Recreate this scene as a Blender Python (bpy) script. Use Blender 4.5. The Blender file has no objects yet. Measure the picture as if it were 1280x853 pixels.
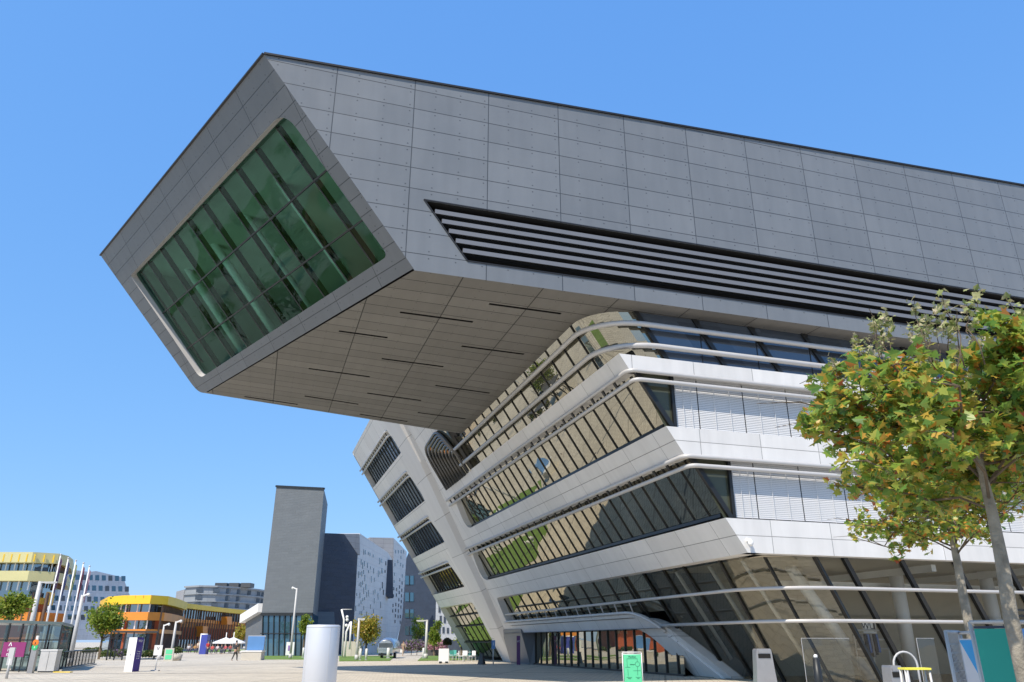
import bpy, bmesh, math, random
from mathutils import Vector, Matrix, noise
from mathutils.geometry import tessellate_polygon
random.seed(7)
S=bpy.context.scene
COL=S.collection
V=Vector
# ------------------------------------------------------------------ camera model
FPX=956.0; PITCH=math.radians(21.47); YAW=math.radians(17.6); EYE=1.65
FW=V((math.sin(YAW)*math.cos(PITCH),math.cos(YAW)*math.cos(PITCH),math.sin(PITCH)))
RT=V((math.cos(YAW),-math.sin(YAW),0)); UP=RT.cross(FW)
HD=V((math.sin(YAW),math.cos(YAW),0)); CAM=V((0,0,EYE))
def ray(x,y): return FW*FPX+RT*(x-640)+UP*(426.5-y)
def PT(x,y,d):            # survey point: photo bearing at forward distance d (m)
    r=ray(x,y); return CAM+r*(d/r.dot(HD))
def GR(x,y):              # survey point on the ground
    r=ray(x,y); return CAM+r*(-EYE/r.z)
def AT(x,d):              # ground point under bearing x at distance d
    p=PT(x,802.5,d); return V((p.x,p.y,0))
def ZZ(y,d,x=640): return PT(x,y,d).z
# ------------------------------------------------------------------ object helpers
ORG={}
def thing(name,label,cat,loc=(0,0,0),group=None,rz=0):
    o=bpy.data.objects.new(name,None); COL.objects.link(o); o.location=loc; o.rotation_euler=(0,0,rz)
    o.empty_display_size=.2
    o['label']=label; o['category']=cat
    if group: o['group']=group
    ORG[o.name]=V(loc); return o
def tag(o,label,cat,group=None):
    o['label']=label; o['category']=cat
    if group: o['group']=group
    return o
def copy_tree(o,parent=None):
    c=o.copy(); COL.objects.link(c); c.parent=parent
    for ch in o.children: copy_tree(ch,c)
    return c
def put(proto,first,loc,rz=0,label=None,scale=1):
    o=proto if first else copy_tree(proto)
    o.location=loc; o.rotation_euler=(0,0,rz); o.scale=(scale,)*3
    if label: o['label']=label
    return o
class MB:
    def __init__(s): s.v=[]; s.f=[]; s.uv=[]; s.sm=[]
    def face(s,pts,uvs=None,smooth=False):
        n=len(s.v); s.v+= [V(p) for p in pts]; s.f.append(list(range(n,n+len(pts))))
        s.uv.append(uvs if uvs else None); s.sm.append(smooth)
    def box(s,c,size,rot=None,rz=0):
        hx,hy,hz=[q/2 for q in size]
        M=rot.to_3x3() if rot else Matrix.Rotation(rz,3,'Z')
        c=V(c); P=[c+M@V((a*hx,b*hy,d*hz)) for a in(-1,1) for b in(-1,1) for d in(-1,1)]
        for q in((0,1,3,2),(4,6,7,5),(0,4,5,1),(2,3,7,6),(0,2,6,4),(1,5,7,3)): s.face([P[i] for i in q])
    def beam(s,a,b,w,h,up=V((0,0,1))):
        a,b=V(a),V(b); d=(b-a).normalized(); up=V(up)
        x=d.cross(up); 
        if x.length<1e-4: x=d.cross(V((1,0,0)))
        x.normalize(); y=x.cross(d)
        q=[x*w/2+y*h/2,-x*w/2+y*h/2,-x*w/2-y*h/2,x*w/2-y*h/2]
        A=[a+k for k in q]; B=[b+k for k in q]
        for i in range(4): j=(i+1)%4; s.face([A[i],A[j],B[j],B[i]])
        s.face(A[::-1]); s.face(B)
    def tube(s,path,r,n=8,cap=True,smooth=True):
        path=[V(p) for p in path]; rr=r if isinstance(r,(list,tuple)) else [r]*len(path)
        rings=[]; px=None
        for i,p in enumerate(path):
            d=(path[min(i+1,len(path)-1)]-path[max(i-1,0)]).normalized()
            if px is None:
                px=d.cross(V((0,0,1))); 
                if px.length<1e-3: px=d.cross(V((1,0,0)))
            px=(px-d*px.dot(d)).normalized(); y=d.cross(px)
            rings.append([p+(px*math.cos(t)+y*math.sin(t))*rr[i] for t in [2*math.pi*k/n for k in range(n)]])
        b=len(s.v)
        for R in rings: s.v+=R
        for i in range(len(rings)-1):
            for k in range(n):
                m=(k+1)%n; s.f.append([b+i*n+k,b+i*n+m,b+(i+1)*n+m,b+(i+1)*n+k]); s.uv.append(None); s.sm.append(smooth)
        if cap:
            s.f.append([b+k for k in range(n)][::-1]); s.uv.append(None); s.sm.append(False)
            e=b+(len(rings)-1)*n; s.f.append([e+k for k in range(n)]); s.uv.append(None); s.sm.append(False)
    def prism(s,poly,vec):      # planar polygon extruded by vec
        vec=V(vec); P=[V(p) for p in poly]; n=len(P)
        for t in tessellate_polygon([P]): s.face([P[i] for i in t]); s.face([P[i]+vec for i in t][::-1])
        for i in range(n): j=(i+1)%n; s.face([P[i],P[j],P[j]+vec,P[i]+vec])
    def ball(s,c,r,n=10,m=6,sq=(1,1,1)):
        c=V(c); b=len(s.v)
        for i in range(m+1):
            a=math.pi*i/m
            for k in range(n):
                t=2*math.pi*k/n; s.v.append(c+V((math.sin(a)*math.cos(t)*r*sq[0],math.sin(a)*math.sin(t)*r*sq[1],math.cos(a)*r*sq[2])))
        for i in range(m):
            for k in range(n):
                q=(k+1)%n; s.f.append([b+i*n+k,b+(i+1)*n+k,b+(i+1)*n+q,b+i*n+q]); s.uv.append(None); s.sm.append(True)
    def build(s,name,mat,parent=None,uvf=None,kind=None,merge=True,normals=True):
        org=V((0,0,0))
        if parent is not None: org=ORG.get(parent.name,V((0,0,0)))
        me=bpy.data.meshes.new(name)
        me.from_pydata([tuple(p-org) for p in s.v],[],s.f)
        me.polygons.foreach_set('use_smooth',s.sm)
        if uvf or any(s.uv):
            L=me.uv_layers.new(name='UVMap').data; li=0
            for fi,f in enumerate(s.f):
                for k,vi in enumerate(f):
                    if uvf: L[li].uv=uvf(s.v[vi])
                    elif s.uv[fi]: L[li].uv=s.uv[fi][k]
                    li+=1
        me.validate()
        if merge:
            bm=bmesh.new(); bm.from_mesh(me); bmesh.ops.remove_doubles(bm,verts=bm.verts,dist=.0005)
            bmesh.ops.dissolve_degenerate(bm,edges=bm.edges,dist=.0004)
            if normals: bmesh.ops.recalc_face_normals(bm,faces=bm.faces)
            bm.to_mesh(me); bm.free()
        if not merge or 'glass' in mat.name:
            bm=bmesh.new(); bm.from_mesh(me); bm.normal_update(); fl=[f for f in bm.faces if f.normal.dot(CAM-(f.calc_center_median()+org))<0]
            bmesh.ops.reverse_faces(bm,faces=fl); bm.to_mesh(me); bm.free()
        o=bpy.data.objects.new(name,me); COL.objects.link(o); me.materials.append(mat)
        if parent is not None: o.parent=parent; ORG[o.name]=org
        if kind: o['kind']=kind
        return o
def split_build(mb,name,mat,parent=None):
    # every bar of the mesh buffer becomes its own named piece (a bar = 6 faces, 24 vertices)
    for i in range(0,len(mb.f),6):
        q=MB(); vs=mb.v[i*4:(i+6)*4]; q.v=vs; q.f=[[k-i*4 for k in f] for f in mb.f[i:i+6]]; q.uv=[None]*6; q.sm=[False]*6
        q.build(name,mat,parent)
# ------------------------------------------------------------------ materials
class NT:
    def __init__(s,name):
        m=bpy.data.materials.new(name); m.use_nodes=True; s.m=m; s.t=m.node_tree; s.n=s.t.nodes; s.l=s.t.links
        s.n.clear(); s.out=s.n.new('ShaderNodeOutputMaterial')
    def node(s,ty,**kw):
        n=s.n.new(ty)
        for k,v in kw.items():
            if k.startswith('i_'): n.inputs[k[2:].replace('_',' ')].default_value=v
            else: setattr(n,k,v)
        return n
    def link(s,a,b): s.l.new(a,b)
    def math(s,op,a,b=None):
        n=s.n.new('ShaderNodeMath'); n.operation=op
        for i,q in enumerate((a,b)):
            if q is None: continue
            if isinstance(q,(int,float)): n.inputs[i].default_value=q
            else: s.link(q,n.inputs[i])
        return n.outputs[0]
    def mix(s,f,a,b,blend='MIX'):
        n=s.n.new('ShaderNodeMix'); n.data_type='RGBA'; n.blend_type=blend
        for i,q in ((0,f),(6,a),(7,b)):
            if isinstance(q,(int,float)): n.inputs[i].default_value=q
            elif isinstance(q,(tuple,list)): n.inputs[i].default_value=(*q[:3],1)
            else: s.link(q,n.inputs[i])
        return n.outputs[2]
def RGBA(c): return (c[0],c[1],c[2],1)
def solid(name,c,rough=.6,metal=0,var=.12,scale=3.0,bump=0.0,coord='Object',spec=.5,emit=None):
    t=NT(name); b=t.node('ShaderNodeBsdfPrincipled')
    b.inputs['Roughness'].default_value=rough; b.inputs['Metallic'].default_value=metal
    b.inputs['Specular IOR Level'].default_value=spec
    tc=t.node('ShaderNodeTexCoord'); nz=t.node('ShaderNodeTexNoise'); nz.inputs['Scale'].default_value=scale; nz.inputs['Detail'].default_value=6
    t.link(tc.outputs[coord],nz.inputs['Vector'])
    col=t.mix(nz.outputs['Fac'],[q*(1-var*1.6) for q in c],[min(1,q*(1+var*1.6)) for q in c])
    t.link(col,b.inputs['Base Color'])
    if bump:
        bp=t.node('ShaderNodeBump'); bp.inputs['Strength'].default_value=bump; bp.inputs['Distance'].default_value=.02
        n2=t.node('ShaderNodeTexNoise'); n2.inputs['Scale'].default_value=scale*6; n2.inputs['Detail'].default_value=5
        t.link(tc.outputs[coord],n2.inputs['Vector']); t.link(n2.outputs['Fac'],bp.inputs['Height']); t.link(bp.outputs['Normal'],b.inputs['Normal'])
    if emit: b.inputs['Emission Color'].default_value=RGBA(emit[0]); b.inputs['Emission Strength'].default_value=emit[1]
    t.link(b.outputs[0],t.out.inputs[0]); return t.m
def panels(name,c,w,h,seam=.022,rough=.5,var=.06,off=(0,0),line=.25,bolts=0,metal=0,streak=.5,offset=0.0,spec=.5):
    t=NT(name); b=t.node('ShaderNodeBsdfPrincipled'); b.inputs['Roughness'].default_value=rough; b.inputs['Metallic'].default_value=metal
    b.inputs['Specular IOR Level'].default_value=spec
    uv=t.node('ShaderNodeUVMap'); mp=t.node('ShaderNodeMapping'); mp.inputs['Location'].default_value=(off[0],off[1],0)
    t.link(uv.outputs[0],mp.inputs[0])
    br=t.node('ShaderNodeTexBrick'); br.offset=offset; br.squash=1
    br.inputs['Scale'].default_value=1; br.inputs['Brick Width'].default_value=w; br.inputs['Row Height'].default_value=h
    br.inputs['Mortar Size'].default_value=seam/2; br.inputs['Mortar Smooth'].default_value=.0; br.inputs['Bias'].default_value=0
    br.inputs['Color1'].default_value=(1-var,)*3+(1,); br.inputs['Color2'].default_value=(1+var,)*3+(1,); br.inputs['Mortar'].default_value=(line,)*3+(1,)
    t.link(mp.outputs[0],br.inputs['Vector'])
    nz=t.node('ShaderNodeTexNoise'); nz.inputs['Scale'].default_value=.35; nz.inputs['Detail'].default_value=7; nz.inputs['Roughness'].default_value=.65
    t.link(mp.outputs[0],nz.inputs['Vector'])
    ns=t.node('ShaderNodeTexNoise'); ns.inputs['Scale'].default_value=1; ns.inputs['Detail'].default_value=5
    m2=t.node('ShaderNodeMapping'); m2.inputs['Scale'].default_value=(2.2,.25,1); t.link(uv.outputs[0],m2.inputs[0]); t.link(m2.outputs[0],ns.inputs['Vector'])
    base=t.mix(nz.outputs['Fac'],[q*(1-.12*streak*2) for q in c],[q*(1+.12*streak*2) for q in c])
    base=t.mix(1.0,base,br.outputs['Color'],'MULTIPLY')
    st=t.math('MULTIPLY',t.math('SUBTRACT',ns.outputs['Fac'],.5),streak*.5); st=t.math('ADD',st,1.0)
    cb=t.node('ShaderNodeCombineXYZ')
    for i in range(3): t.link(st,cb.inputs[i])
    base=t.mix(1.0,base,cb.outputs[0],'MULTIPLY')
    if bolts:
        sp=t.node('ShaderNodeSeparateXYZ'); t.link(mp.outputs[0],sp.inputs[0])
        def md(x,p,o): return t.math('SUBTRACT',t.math('MODULO',t.math('ADD',x,1000*p+o),p),p/2)
        d=None
        for oy in(-.16,.16):
            dx=md(sp.outputs[0],w/3,w/6+.18); dy=md(sp.outputs[1],h,h/2+oy)
            q=t.math('ADD',t.math('MULTIPLY',dx,dx),t.math('MULTIPLY',dy,dy))
            q=t.math('LESS_THAN',q,bolts*bolts); d=q if d is None else t.math('MAXIMUM',d,q)
        base=t.mix(t.math('MULTIPLY',d,.65),base,[q*.15 for q in c])
    t.link(base,b.inputs['Base Color'])
    bp=t.node('ShaderNodeBump'); bp.inputs['Strength'].default_value=.6; bp.inputs['Distance'].default_value=-.02; bp.invert=False
    t.link(br.outputs['Fac'],bp.inputs['Height']); t.link(bp.outputs['Normal'],b.inputs['Normal'])
    rg=t.math('ADD',t.math('MULTIPLY',nz.outputs['Fac'],.25),rough-.12); t.link(rg,b.inputs['Roughness'])
    t.link(b.outputs[0],t.out.inputs[0]); return t.m
def glass(name,refl,tint,dark=(.02,.025,.025),fac=.6,trans=0.0,ttint=(.6,.8,.7),cw=1.25,ch=2.5,jit=.012,wav=.01,rough=.0):
    """reflective pane: glossy coat over dark room tone, or over real transparency (trans>0)"""
    t=NT(name); g=t.node('ShaderNodeBsdfGlossy'); g.inputs['Color'].default_value=RGBA(refl); g.inputs['Roughness'].default_value=rough
    geo=t.node('ShaderNodeNewGeometry'); uv=t.node('ShaderNodeUVMap')
    sn=t.node('ShaderNodeVectorMath'); sn.operation='DIVIDE'; sn.inputs[1].default_value=(cw,ch,1); t.link(uv.outputs[0],sn.inputs[0])
    fl=t.node('ShaderNodeVectorMath'); fl.operation='FLOOR'; t.link(sn.outputs[0],fl.inputs[0])
    wn=t.node('ShaderNodeTexWhiteNoise'); wn.noise_dimensions='3D'; t.link(fl.outputs[0],wn.inputs['Vector'])
    nz=t.node('ShaderNodeTexNoise'); nz.inputs['Scale'].default_value=.9; nz.inputs['Detail'].default_value=1; t.link(uv.outputs[0],nz.inputs['Vector'])
    def cen(o,k):
        a=t.node('ShaderNodeVectorMath'); a.operation='SUBTRACT'; a.inputs[1].default_value=(.5,.5,.5); t.link(o,a.inputs[0])
        b=t.node('ShaderNodeVectorMath'); b.operation='SCALE'; b.inputs['Scale'].default_value=k; t.link(a.outputs[0],b.inputs[0]); return b.outputs[0]
    a=t.node('ShaderNodeVectorMath'); a.operation='ADD'; t.link(geo.outputs['Normal'],a.inputs[0]); t.link(cen(wn.outputs['Color'],jit),a.inputs[1])
    b=t.node('ShaderNodeVectorMath'); b.operation='ADD'; t.link(a.outputs[0],b.inputs[0]); t.link(cen(nz.outputs['Color'],wav),b.inputs[1])
    c=t.node('ShaderNodeVectorMath'); c.operation='NORMALIZE'; t.link(b.outputs[0],c.inputs[0]); t.link(c.outputs[0],g.inputs['Normal'])
    if trans: d=t.node('ShaderNodeBsdfTransparent'); d.inputs['Color'].default_value=RGBA(ttint)
    else:
        d=t.node('ShaderNodeBsdfDiffuse'); 
        dc=t.mix(wn.outputs['Value'],[q*.6 for q in dark],[q*1.5 for q in dark]); t.link(dc,d.inputs['Color'])
    mx=t.node('ShaderNodeMixShader'); fr=t.node('ShaderNodeFresnel'); fr.inputs['IOR'].default_value=1.5
    f=t.math('MINIMUM',t.math('ADD',fr.outputs[0],fac),.95); t.link(f,mx.inputs[0])
    t.link(d.outputs[0],mx.inputs[1]); t.link(g.outputs[0],mx.inputs[2]); t.link(mx.outputs[0],t.out.inputs[0]); return t.m
def leafmat(name,cols,trans=.35,rough=.5):
    t=NT(name); geo=t.node('ShaderNodeNewGeometry'); r=t.node('ShaderNodeValToRGB'); r.color_ramp.interpolation='LINEAR'
    el=r.color_ramp.elements
    while len(el)>1: el.remove(el[-1])
    el[0].position=cols[0][0]; el[0].color=RGBA(cols[0][1])
    for p,c in cols[1:]: e=el.new(p); e.color=RGBA(c)
    t.link(geo.outputs['Random Per Island'],r.inputs[0])
    b=t.node('ShaderNodeBsdfPrincipled'); b.inputs['Roughness'].default_value=rough; t.link(r.outputs[0],b.inputs['Base Color'])
    tr=t.node('ShaderNodeBsdfTranslucent'); t.link(r.outputs[0],tr.inputs['Color'])
    mx=t.node('ShaderNodeMixShader'); mx.inputs[0].default_value=trans; t.link(b.outputs[0],mx.inputs[1]); t.link(tr.outputs[0],mx.inputs[2])
    t.link(mx.outputs[0],t.out.inputs[0]); return t.m
M={}
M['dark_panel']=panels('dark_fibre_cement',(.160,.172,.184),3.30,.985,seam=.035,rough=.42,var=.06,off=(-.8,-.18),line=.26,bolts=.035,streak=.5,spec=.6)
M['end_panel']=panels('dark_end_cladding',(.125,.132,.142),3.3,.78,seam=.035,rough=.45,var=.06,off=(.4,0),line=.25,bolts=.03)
M['soffit']=panels('soffit_cladding',(.172,.166,.155),3.4,.98,seam=.045,rough=.7,var=.10,off=(.35,.1),line=.18,bolts=.03)
M['white_panel']=panels('pale_fibre_concrete',(.66,.65,.635),2.95,3.75,seam=.025,rough=.55,var=.05,off=(.7,-1.93),line=.35,streak=.5)
M['ridge']=panels('pale_ridge_concrete',(.63,.62,.61),9,2.9,seam=.03,rough=.55,var=.03,line=.35,streak=.25)
M['tube']=solid('pale_metal_tube',(.50,.49,.48),.4,.1,.06,1.5)
M['dark_tube']=solid('graphite_metal_tube',(.10,.10,.10),.3,.6,.1,1.5)
M['mullion']=solid('black_mullion',(.018,.019,.02),.4,.2,.1)
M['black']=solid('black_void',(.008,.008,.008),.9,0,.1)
M['roofedge']=solid('dark_roof_edge',(.02,.02,.022),.5,.2)
M['slat']=solid('grey_louvre_slat',(.17,.175,.19),.45,.1,.08,.5)
M['wglass']=glass('solar_glass',(.80,.76,.62),None,dark=(.06,.06,.052),fac=.40)
M['wglass_blue']=glass('blue_glass',(.50,.58,.66),None,dark=(.06,.075,.10),fac=.12,cw=2.2)
M['wglass_dark']=glass('dark_corner_glass',(.5,.5,.45),None,dark=(.06,.065,.045),fac=.03,cw=3)
M['wglass_cool']=glass('cool_glass',(.60,.66,.70),None,dark=(.10,.13,.16),fac=.20,cw=1.1)
M['gglass']=glass('ground_glass',(.80,.78,.70),None,trans=1,ttint=(.93,.95,.93),fac=.0,cw=3,ch=3,jit=.006,wav=.004)
M['gglassw']=glass('ground_glass_west',(.78,.75,.66),None,trans=1,ttint=(.82,.85,.82),fac=.12,cw=2.2,ch=3,jit=.006,wav=.004)
M['eglass']=glass('green_window_glass',(.30,.44,.40),None,trans=1,ttint=(.56,.90,.80),fac=.02,cw=2.1,ch=2.6,jit=.012,wav=.012)
M['blind']=solid('white_blind',(.66,.66,.66),.5,.0,.04,.6)
M['white']=solid('white_paint',(.78,.78,.78),.4,0,.04,2)
M['cream']=solid('cream_interior_wall',(.50,.45,.36),.8,0,.06,.6)
M['steel']=solid('brushed_steel',(.45,.43,.42),.35,.75,.08,5)
M['galv']=solid('galvanised_pole',(.50,.50,.50),.55,.05,.08,3)
M['darkmetal']=solid('dark_frame_metal',(.03,.033,.035),.45,.4)
M['shelterglass']=glass('shelter_glass',(.6,.75,.75),None,trans=1,ttint=(.32,.42,.42),fac=.12,cw=1.5,ch=1.5)
M['clear']=glass('clear_glass',(.9,.95,.95),None,trans=1,ttint=(.93,.95,.95),fac=.0,cw=2,ch=2)
# ================================================================== LIBRARY
lib=thing('library_building','huge angular library with a dark cantilevered upper block over pale slanted storeys','building',(22,40,0))
T6=.656
def Wm(v,z,off=0.0): return V((22-T6*z-off*.836,v,z-off*.549))
def Fm(u,z,off=0.0): return V((u,27.5-off,z))
def rnd(poly,seg=6):
    out=[]; n=len(poly)
    for i,p in enumerate(poly):
        if len(p)<3: out.append((p[0],p[1])); continue
        a=V(poly[i-1][:2]); b=V(p[:2]); c=V(poly[(i+1)%n][:2]); r=p[2]
        d1=(a-b); d2=(c-b); r=min(r,d1.length*.48,d2.length*.48)
        A=b+d1.normalized()*r; B=b+d2.normalized()*r
        for k in range(seg+1):
            t=k/seg; q=A*(1-t)**2+b*2*t*(1-t)+B*t*t; out.append((q.x,q.y))
    return out
def slab(mb,poly,fn,depth,skip=lambda a,b:False,uvo=(0,0),off=0.0):
    P=[V((p[0],p[1],0)) for p in poly]; n=len(P)
    for t in tessellate_polygon([P]): mb.face([fn(poly[i][0],poly[i][1],off) for i in t],[(poly[i][0]+uvo[0],poly[i][1]+uvo[1]) for i in t])
    for i in range(n):
        a,b=poly[i],poly[(i+1)%n]
        if skip(a,b): continue
        mb.face([fn(*a,off),fn(*b,off),fn(*b,off-depth),fn(*a,off-depth)],[(a[0],a[1]),(b[0],b[1]),(b[0]+.01,b[1]+.01),(a[0]+.01,a[1]+.01)])
VF=27.5
west=rnd([(VF,5.0),(VF,6.35),(64.3,6.35,1.5),(62.4,8.85,.5),(VF,8.85),(VF,10.0),(60.7,10.0,1.5),(59.1,12.35,.5),(VF,12.35),(VF,13.0),
 (52.4,13.0),(52.4,20.95),(83.7,20.95),(83.8,19.25),(66.4,19.25,1.0),(65.9,17.17,.3),(83.8,17.17),(83.8,15.95),(67.7,15.95,1.1),(67.1,13.3,.3),
 (83.9,13.3),(83.9,12.3),(69.4,12.3,1.1),(68.5,9.95,.3),(84,9.95),(84,8.6),(71.2,8.6,1.1),(70.5,6.3,.3),(84.2,6.3),(84.3,5.0),
 (70.9,5.0,.6),(72,0.02),(66.6,0.02),(65.3,2.35,.9),(40.7,2.33,1.2),(38.2,.02),(34.6,.02),(38.6,2.87,1.6),(64.6,2.87,1.6),(63.2,5.0,.4)])
def Wh(v,z,off=0.0): return V((22-T6*z-off,v,z))
mb=MB(); slab(mb,west,Wh,.66,skip=lambda a,b:(abs(a[0]-VF)<.01 and abs(b[0]-VF)<.01))
mb.build('west_facade_cladding',M['white_panel'],lib,merge=False)
# front facade bands
def fu(z): return 22-T6*z
for z0,z1 in ((5.0,6.35),(8.85,10.0),(12.35,13.0)):
    mb=MB(); slab(mb,[(fu(z0),z0),(64,z0),(64,z1),(fu(z1),z1)],Fm,.55,skip=lambda a,b:(a[0]<30 and b[0]<30))
    o=mb.build('facade_band',M['white_panel'],lib,merge=False)
# raised ridge running down the strut
rl=[(66.4,20.9),(67.0,15.5),(68.6,12.0),(69.9,8.3),(70.5,5.4),(71.6,0.02)]; rr=[(59.5,20.9),(60.2,15.5),(61.4,12.6),(62.6,9.6),(64.0,5.6),(66.9,0.02)]
def ridge(mb,L,R,h,ins):
    n=len(L)
    for i in range(n-1):
        a0,b0,a1,b1=L[i],R[i],L[i+1],R[i+1]
        A0=Wm(*a0,.003); B0=Wm(*b0,.003); A1=Wm(*a1,.003); B1=Wm(*b1,.003)
        A0h=Wm(a0[0]-ins,a0[1],h);B0h=Wm(b0[0]+ins,b0[1],h);A1h=Wm(a1[0]-ins,a1[1],h);B1h=Wm(b1[0]+ins,b1[1],h)
        w=2.3
        mb.face([A0,A0h,A1h,A1],[(0,a0[1]),(.1,a0[1]),(.1,a1[1]),(0,a1[1])],True)
        mb.face([A0h,B0h,B1h,A1h],[(.2,a0[1]),(w,b0[1]),(w,b1[1]),(.2,a1[1])],True)
        mb.face([B0h,B0,B1,B1h],[(w,b0[1]),(w+.1,b0[1]),(w+.1,b1[1]),(w,b1[1])],True)
mb=MB(); ridge(mb,[(a-1.6,z) for a,z in rl],[(a+.5,z) for a,z in rr],.38,.45); mb.build('strut_ridge',M['ridge'],lib,merge=False)
# raised hood over canopy beam leg
mb=MB(); path=[Wm(v,z,.12) for v,z in rnd([(64.4,3.2),(63.9,3.25),(39.6,3.22,1.8),(34.9,-.05),(34.5,-.4)])[0:]]
path=[p for p in path if p.z>-.06]; mb.tube(path,.085,8); mb.build('canopy_rail',M['tube'],lib)
mb=MB(); path=[Wm(v,z,.0) for v,z in rnd([(63.6,3.12),(63.2,3.05),(39.2,3.02,1.8),(36.0,.0),(35.9,-.3)])]
slab(mb,rnd([(64,2.95),(64,3.12),(39.55,3.12,1.8),(36.0,-.02),(35.3,-.02),(39.4,2.95,1.7)]),Wm,.25,off=.10); mb.build('canopy_rail_support',M['white_panel'],lib,merge=False)
mb=MB()
for k in range(12):
    v=62-k*1.95; mb.beam(Wm(v,3.1,.08),Wm(v-.25,3.72,.05),.06,.05)
split_build(mb,'rail_bracket',M['tube'],lib)
# ---- glazing paths (plan path at a height, wrapping the corner) ----
def gpath(z,inset,vf,r,vfar,vend=None,uend=64,nW=1,seg=8,step=None):
    """list of (u,v,s) from far end of west side round the corner to the front"""
    uw=22-T6*z+inset*1.196; out=[]; s=0
    pts=[(uw,vfar)]
    a=V((uw,vf+r)); b=V((uw,vf)); c=V((uw+r,vf))
    for k in range(seg+1):
        t=k/seg*math.pi/2; pts.append((uw+r-r*math.cos(t),vf+r-r*math.sin(t)))
    pts.append((uend,vf)); return pts
def loft(mb,z0,z1,inset,vf0,r,vfar,uend=64,vf1=None,seg=8):
    A=gpath(z0,inset,vf0,r,vfar,uend=uend,seg=seg); B=gpath(z1,inset,vf1 if vf1 is not None else vf0,r,vfar,uend=uend,seg=seg)
    s=0
    for i in range(len(A)-1):
        d=(V(A[i+1])-V(A[i])).length if i<len(A)-2 else uend-A[i][0]
        d0=d
        mb.face([(A[i][0],A[i][1],z0),(A[i+1][0],A[i+1][1],z0),(B[i+1][0],B[i+1][1],z1),(B[i][0],B[i][1],z1)],[(-vfar+s,z0),(-vfar+s+d,z0),(-vfar+s+d,z1),(-vfar+s,z1)],1<=i<=seg)
        s+=d
def railpath(z,out,r,vfar,uend,vfront=None,seg=8):
    uw=22-T6*z-out*1.196; vf=(VF-out) if vfront is None else vfront
    P=[(uw,vfar,z)]
    for k in range(seg+1):
        t=k/seg*math.pi/2; P.append((uw+r-r*math.cos(t),vf+r-r*math.sin(t),z))
    P.append((uend,vf,z)); return P
# row windows
def west_only(mb,z0,z1,inset,v0,v1):
    a=Wm(v0,z0,-inset);b=Wm(v1,z0,-inset);c=Wm(v1,z1,-inset);d=Wm(v0,z1,-inset)
    mb.face([a,b,c,d],[(v0,z0),(v1,z0),(v1,z1),(v0,z1)])
def mulls(mb,z0,z1,inset,v0,v1,step,w=.045,dep=.05):
    v=v0
    while v<=v1: mb.beam(Wm(v,z0,-inset+.03),Wm(v,z1,-inset+.03),w,dep,up=V((-.836,0,-.549))); v+=step
for (z0,z1,va) in ((6.3,8.9,64.5),(9.95,12.4,61)):
    g=MB(); west_only(g,z0,z1,.42,VF+.35,va+.8); wo=g.build('window_strip',M['wglass'],lib,merge=False)
    m=MB(); mulls(m,z0,z1,.42,VF+1.6,va+.5,1.25); split_build(m,'mullion',M['mullion'],wo)
    # sill strip and head
    m=MB()
    a=Wm(VF+.75,z0+.06,-.38); b=Wm(va-.3,z0+.06,-.36); m.beam(a,b,.10,.14); split_build(m,'sill',M['mullion'],wo)
    # corner triangle pane
    uc=22-T6*z0+.42*1.196; ut=22-T6*z1+.42*1.196; ub={6.3:18.42,9.95:16.02}[z0]
    g=MB(); g.face([(ub-.62+.25,VF+.35,z0),(ub,VF+.35,z0),(ub,VF+.35,z1),(ut,VF+.35,z1)],[(0,0),(1,0),(1,1),(0,1)]); cp=g.build('corner_window',M['wglass_dark'],lib)
    m=MB(); m.beam((uc-.02,VF+.3,z0),(ut-.02,VF+.3,z1),.2,.2,up=V((0,-1,0))); m.beam((ub,VF+.3,z0),(ub,VF+.3,z1),.14,.2,up=V((0,-1,0))); m.beam((uc,VF+.3,z0+.06),(64,VF+.3,z0+.06),.12,.12); split_build(m,'corner_mullion',M['mullion'],cp)
    # blinds
    g=MB(); g.face([(ub,VF+.62,z0),(64,VF+.62,z0),(64,VF+.62,z1),(ub,VF+.62,z1)]); g.build('window_backing',M['wglass_blue'],lib,uvf=lambda p:(p.x,p.z))
    bay=0; u=ub+.08; widths=[1.16]+[2.28]*22
    for wd in widths:
        if u+wd>62: break
        m=MB(); z=z0+.14
        while z<z1-.02:
            m.face([(u,VF+.285,z),(u+wd-.05,VF+.285,z),(u+wd-.05,VF+.305,z+.076),(u,VF+.305,z+.076)]); z+=.078
        for f in (.33,.67): m.beam((u+wd*f,VF+.235,z0+.1),(u+wd*f,VF+.235,z1),.018,.01)
        m.build('blind',M['blind'],lib,merge=False)
        u+=wd
    # pair of rails round the corner
    for zz in (z1-.12,z1-.50):
        m=MB(); m.tube(railpath(zz,.10,.35,va+.1,63,seg=5),.095,8); m.build('rail',M['tube'],lib)
    m=MB(); v=VF+1.6
    while v<va: m.beam(Wm(v,z1-.1,0.04),Wm(v,z1-.52,0.04),.16,.07,up=V((-1,0,0))); v+=1.25
    split_build(m,'rail_bracket',M['mullion'],lib)
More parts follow.
